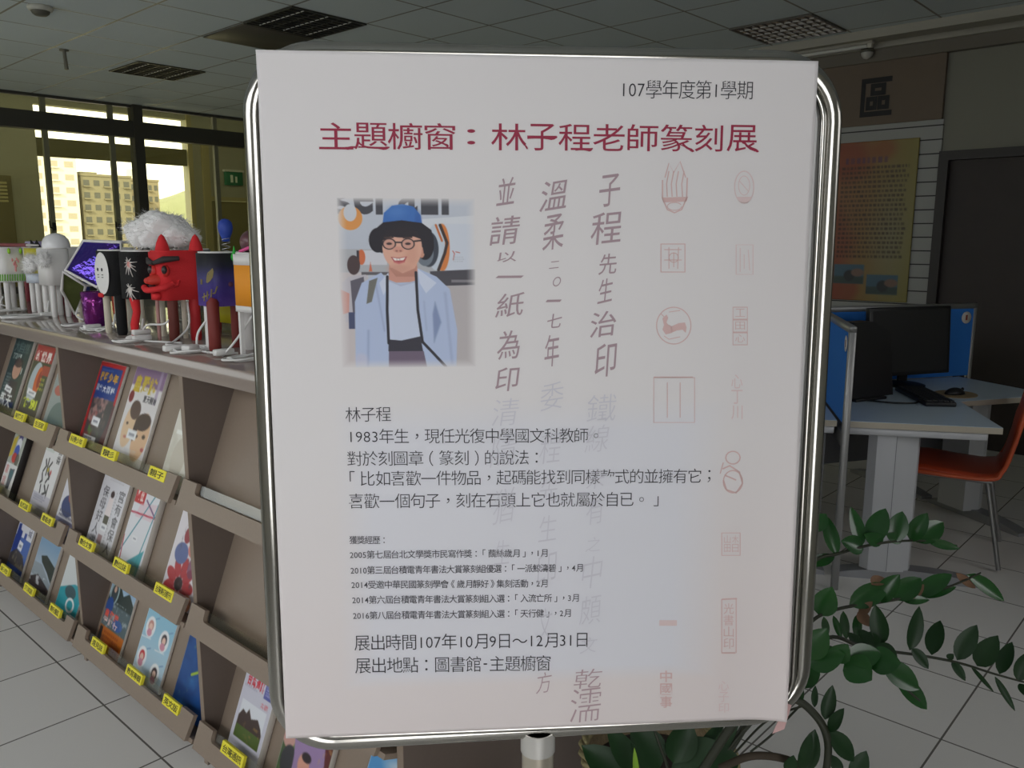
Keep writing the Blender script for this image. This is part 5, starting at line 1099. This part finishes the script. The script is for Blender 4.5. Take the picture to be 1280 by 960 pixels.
rH, B = lamp('box_lamp', 'white and orange lamp with swirly dark ball and pink stick, beside the sign frame', 1.175, 1.965, .060, .055, mat('paint_orange', (236, 152, 30), .6), white_p, r=.020)
MB().prism(rr(-.0605, .0605, -.0555, .0555, .020, 6), LT-.028, LT+.0, smooth=True).build('white_band', white_p, rH)
MB().prism(rr(-.0605, .0605, -.0555, .0555, .020, 6), LB-.004, LB+.012, smooth=True).build('white_base', white_p, rH)
for lx, ly in ((-.045, .043), (-.045, -.043), (.045, .04), (.045, -.04)): MB().box(lx-.0055, lx+.0055, ly-.0045, ly+.0045, 0, LB).build('leg', white_p, rH)
MB().ball((.0, .045, LT+.030), .032, sub=4).build('swirl_ball', mat('swirl_dark', (62, 62, 72), .35, noise=.7, nscale=22, rgb2=(120, 60, 60)), rH)
MB().tube([(-.035, .05, LT+.006), (-.01, -.005, LT+.026), (.01, -.05, LT+.055)], .0045, 8).ball((-.012, .0, LT+.026), .009, sub=2).build('pink_stick', mat('pink_plastic', (226, 84, 150), .4), rH)
coil(rH, -.06, -.01, 2, .04, 17, False)

cord(rF, [(.02, -.03, LB-.01), (.0, -.07, .05), (-.06, -.10, .012), (-.10, -.13, .006), (-.06, -.20, .006), (-.02, -.26, .006)], False)
cord(rD, [(.0, .0, LB-.01), (-.02, .03, .04), (-.05, .08, .006), (-.045, .16, .006), (-.06, .22, .006), (-.03, .28, .006)], True)
cord(rH, [(-.02, .02, LB-.01), (-.05, .06, .05), (-.075, .09, .006), (-.05, .14, .006), (-.085, .165, .006)], True)
coil(rD, -.02, .16, 2, .035, 44, False)
# back row, mostly hidden
rI, B = lamp('box_lamp', 'back-row lamp with lilac top and maroon legs behind the leafy white lamp', 1.50, 4.62, .06, .075, white_p, mat('lilac', (170, 160, 196), .5), legs=[(x, y, mt, .017) for (x, y), mt in zip(((-.04, -.055), (-.04, .055), (.04, -.055), (.04, .055)), (mat('leg_magenta', (150, 30, 86), .6), mat('leg_maroon', (120, 30, 44), .6), mat('leg_vermilion', (206, 72, 40), .6), mat('leg_maroon', (120, 30, 44), .6)))])
MB().rbox(-.05, .05, -.07, .02, LT+.004, LT+.028, .006).build('lilac_block', mat('lilac', (170, 160, 196), .5), rI)
rJ, B = lamp('box_lamp', 'back-row white lamp with magenta and blue legs behind the yellow painted lamp', 1.52, 4.24, .06, .07, white_p, legs=[(-.04, -.05, mat('leg_magenta', (150, 30, 86), .6), .022), (-.04, .05, mat('leg_maroon', (120, 30, 44), .6), .015), (.04, -.05, mat('leg_navy', (40, 52, 120), .6), .015), (.04, .05, mat('leg_navy', (40, 52, 120), .6), .015)])
rK, B = lamp('box_lamp', 'back-row white lamp on orange-red legs behind the hexagonal lamp', 1.52, 3.72, .06, .065, white_p, legs=std(.06, .065, mat('leg_vermilion', (206, 72, 40), .6), .014))
rL, B = lamp('box_lamp', 'back-row lamp wrapped in silver tinsel behind the black lamps', 1.52, 3.05, .06, .065, mat('silver_wrap', (150, 150, 150), .25, .6, bump=.8, bscale=60), legs=std(.06, .065, mat('leg_silver', (170, 170, 160), .25, .8, bump=.8, bscale=90), .016))
rM, B = lamp('box_lamp', 'low yellow lamp with a red foot seen under the violet lamp', 1.43, 2.58, .04, .105, mat('paint_lemon', (226, 214, 36), .6), mat('paint_lemon', (226, 214, 36), .6), legs=[(-.03, -.09, mat('leg_red', (176, 22, 30), .6), .02), (-.03, .08, mat('leg_red', (176, 22, 30), .6), .02), (.03, 0, mat('leg_red', (176, 22, 30), .6), .02)], zb=.036, zt=.10)

# ------------------------------------------------------------------ potted plant behind the sign
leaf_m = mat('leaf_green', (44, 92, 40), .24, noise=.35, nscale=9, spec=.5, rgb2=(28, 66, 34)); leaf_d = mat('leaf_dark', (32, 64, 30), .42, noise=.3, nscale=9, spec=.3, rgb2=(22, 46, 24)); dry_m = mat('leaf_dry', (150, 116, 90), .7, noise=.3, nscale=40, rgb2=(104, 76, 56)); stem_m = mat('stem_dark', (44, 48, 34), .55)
plant = empty('potted_plant', (1.38, .845, 0)); tag(plant, 'glossy dark green zz plant in a woven pot behind the right side of the sign', 'potted plant'); PL = plant.location.copy()
wick = mat('woven_rim', (150, 140, 100), .7, noise=.35, nscale=60, bump=.8, bscale=90)
MB().lathe([(.001, .0), (.115, 0), (.14, .2), (.158, .40), (.163, .43), (.156, .44), (.146, .42), (.135, .38), (.001, .38)], (1.38, .845, 0), 40).build('pot', mat('woven_pot', (120, 104, 76), .75, noise=.3, nscale=60, bump=.8, bscale=90), plant, off=PL)
rim = MB()
for s in range(3): rim.tube([(1.38+(.157+.006*math.cos(a*9+s*2.1))*math.cos(a), .845+(.157+.006*math.cos(a*9+s*2.1))*math.sin(a), .438+.007*math.sin(a*9+s*2.1)) for a in np.linspace(0, 2*PI, 120, endpoint=False)], .0055, 6, closed=True)
rim.build('woven_rim', wick, plant, off=PL)
MB().lathe([(.001, .40), (.09, .405), (.14, .395)], (1.38, .845, 0), 24).build('soil', mat('soil', (40, 32, 26), .95, bump=.6, bscale=80), plant, off=PL)
def leaf(mb, b, t, wd, side=None, fold=.16, droop=.06, n=8, sharp=1.0):
    ax = t-b; L = ax.length; ax.normalize(); toC = (CAM-(b+t)/2).normalized(); nrm = (toC-ax*toC.dot(ax)).normalized()
    if side is not None: nrm = (nrm+side).normalized(); nrm = (nrm-ax*nrm.dot(ax)).normalized()
    sd = ax.cross(nrm); vs = []; top = []; 
    for i in range(n+1):
        s = i/n; w_ = wd/2*(math.sin(PI*s**(.85*sharp))**.75 if 0 < s < 1 else 0.0)+.0004; c = b+ax*(L*s)-nrm*(droop*L*(s-.5)**2*2)
        for k in (-1, -.5, 0, .5, 1): vs.append(c+sd*(w_*k)+nrm*(abs(k)**1.4*w_*fold*1.6))
    m = len(vs); vs2 = [v-nrm*.0009 for v in vs]; fs = []
    for i in range(n):
        for k in range(4): a = i*5+k; fs += [(a, a+1, a+6, a+5), (m+a+5, m+a+6, m+a+1, m+a)]
    return mb.add(vs+vs2, fs, 0, True)
def frond(pts, leaves, dries=(), r0=.0045, r1=.0018, m=leaf_m, seed=1, thick=None):
    """pts: stem as (x, y, distance); leaves: base, tip, width"""
    rn = random.Random(seed); P = smooth_path([at_d(*p) for p in pts], 8); n = len(P)
    st_ = MB().tube(P, [r0+(r1-r0)*i/(n-1) for i in range(n)], 8).build('stem', stem_m, plant, off=PL)
    def dep(x, y):
        best = min(P, key=lambda q: (lambda s: (640+FPX*(q-CAM).dot(RT)/(q-CAM).dot(FW)-x)**2+(480-FPX*(q-CAM).dot(UP)/(q-CAM).dot(FW)-y)**2)(0)); return (best-CAM).dot(FW)
    for nm, lst, mm in (('leaves', leaves, m), ('dry_leaves', dries, dry_m)):
        if not lst: continue
        mb = MB()
        for (bx_, by_), (tx, ty), wpx in lst:
            d0 = dep(bx_, by_); d1 = d0+rn.uniform(-.03, .03); b = at_d(bx_, by_, d0); t = at_d(tx, ty, d1)
            leaf(mb, b, t, wpx*d0/FPX, side=Vector((rn.uniform(-.4, .4), rn.uniform(-.4, .4), rn.uniform(-.1, .5))))
        mb.build(nm, mm, st_, off=PL)
    return st_
bc = [(1000, 1010, 1.66), (930, 1000, 1.62)]
frond([(880, 960, 1.60), (950, 800, 1.62), (1012, 708, 1.64), (1048, 692, 1.65), (1100, 679, 1.66), (1150, 676, 1.67), (1196, 682, 1.68)],
      [((1077, 684), (1064, 633), 19), ((1088, 680), (1107, 635), 27), ((1117, 678), (1128, 639), 25), ((1138, 677), (1159, 641), 22), ((1146, 677), (1180, 652), 26), ((1160, 676), (1200, 686), 11), ((1080, 686), (1052, 676), 24), ((1104, 679), (1081, 668), 18), ((1128, 677), (1108, 668), 14), ((1046, 694), (1031, 643), 18), ((1016, 664), (1033, 642), 20), ((1014, 706), (1044, 694), 16), ((1012, 690), (1004, 660), 14)], seed=2)
frond([(900, 960, 1.58), (960, 850, 1.58), (1008, 783, 1.59), (1045, 762, 1.60), (1105, 752, 1.61), (1160, 742, 1.63), (1200, 728, 1.64), (1226, 716, 1.65)],
      [((1024, 770), (1040, 734), 30), ((1062, 757), (1112, 730), 27), ((1098, 753), (1124, 718), 24), ((1118, 749), (1152, 722), 26), ((1146, 745), (1190, 717), 22), ((1154, 746), (1196, 733), 12), ((1128, 750), (1162, 750), 11), ((1210, 718), (1257, 751), 20), ((1005, 780), (1003, 752), 12), ((1030, 772), (1034, 796), 9), ((1054, 765), (1058, 800), 11), ((1042, 770), (1052, 800), 8), ((1072, 768), (1071, 800), 11)],
      [((1128, 747), (1154, 726), 22), ((1090, 730), (1106, 722), 16), ((1196, 717), (1220, 736), 10), ((1074, 770), (1090, 752), 12), ((1072, 765), (1089, 783), 14)], m=leaf_m, seed=3)
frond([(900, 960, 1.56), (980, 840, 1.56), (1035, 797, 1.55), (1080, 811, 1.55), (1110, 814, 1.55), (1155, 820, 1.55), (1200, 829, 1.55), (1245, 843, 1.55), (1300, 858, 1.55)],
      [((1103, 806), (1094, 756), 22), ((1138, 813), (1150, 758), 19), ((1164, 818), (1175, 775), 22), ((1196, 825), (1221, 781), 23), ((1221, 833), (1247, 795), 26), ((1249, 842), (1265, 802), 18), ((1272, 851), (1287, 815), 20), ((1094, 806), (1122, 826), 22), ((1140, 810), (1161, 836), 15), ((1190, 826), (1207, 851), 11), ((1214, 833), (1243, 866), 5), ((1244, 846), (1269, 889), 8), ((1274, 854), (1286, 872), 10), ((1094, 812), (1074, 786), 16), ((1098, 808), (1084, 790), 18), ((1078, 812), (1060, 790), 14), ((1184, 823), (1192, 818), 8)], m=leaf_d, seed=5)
frond([(890, 960, 1.50), (960, 880, 1.48), (1005, 835, 1.47), (1050, 825, 1.46), (1100, 836, 1.46), (1150, 876, 1.46)],
      [((1004, 822), (1034, 786), 34), ((1008, 828), (1056, 818), 34), ((1000, 830), (1016, 860), 34), ((1040, 826), (1060, 806), 26), ((1056, 826), (1090, 850), 38), ((1058, 824), (1102, 816), 30), ((1085, 826), (1126, 828), 34), ((1104, 830), (1150, 862), 30), ((1120, 842), (1160, 888), 22)], r0=.004, m=leaf_m, seed=8)
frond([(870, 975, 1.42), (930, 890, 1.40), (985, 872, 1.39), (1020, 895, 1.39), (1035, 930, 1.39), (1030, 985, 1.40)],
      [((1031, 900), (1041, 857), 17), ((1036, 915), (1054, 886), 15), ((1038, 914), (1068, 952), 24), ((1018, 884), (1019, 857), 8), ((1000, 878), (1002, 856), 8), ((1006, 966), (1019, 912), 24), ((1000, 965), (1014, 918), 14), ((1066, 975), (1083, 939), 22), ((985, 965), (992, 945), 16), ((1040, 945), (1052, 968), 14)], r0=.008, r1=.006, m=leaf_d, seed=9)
# broad leaves and thin arching stems inside the pot
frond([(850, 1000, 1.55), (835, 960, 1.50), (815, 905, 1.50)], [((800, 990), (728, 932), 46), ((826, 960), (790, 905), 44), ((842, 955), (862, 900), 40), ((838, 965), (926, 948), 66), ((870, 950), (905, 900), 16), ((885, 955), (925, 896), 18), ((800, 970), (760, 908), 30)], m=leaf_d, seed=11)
for a, b_p, c_p in (((905, 935, 1.52), (940, 905, 1.5), (985, 884, 1.48)), ((915, 945, 1.52), (960, 900, 1.5), (1010, 880, 1.48)), ((938, 940, 1.5), (965, 918, 1.5), (1000, 882, 1.5))):
    MB().tube(smooth_path([at_d(*a), at_d(*b_p), at_d(*c_p)]), .002, 6).build('runner', stem_m, plant, off=PL)
MB().tube(smooth_path([at_d(900, 960, 1.45), at_d(940, 945, 1.43), at_d(985, 950, 1.42), at_d(1010, 970, 1.42)]), [.007]*25, 8).build('woody_stem', mat('woody', (66, 56, 44), .8), plant, off=PL)
lv = MB(); leaf(lv, at_d(797, 985, 1.42), at_d(793, 936, 1.41), .010); lv.build('young_leaf', mat('leaf_young', (120, 160, 40), .5), plant, off=PL)
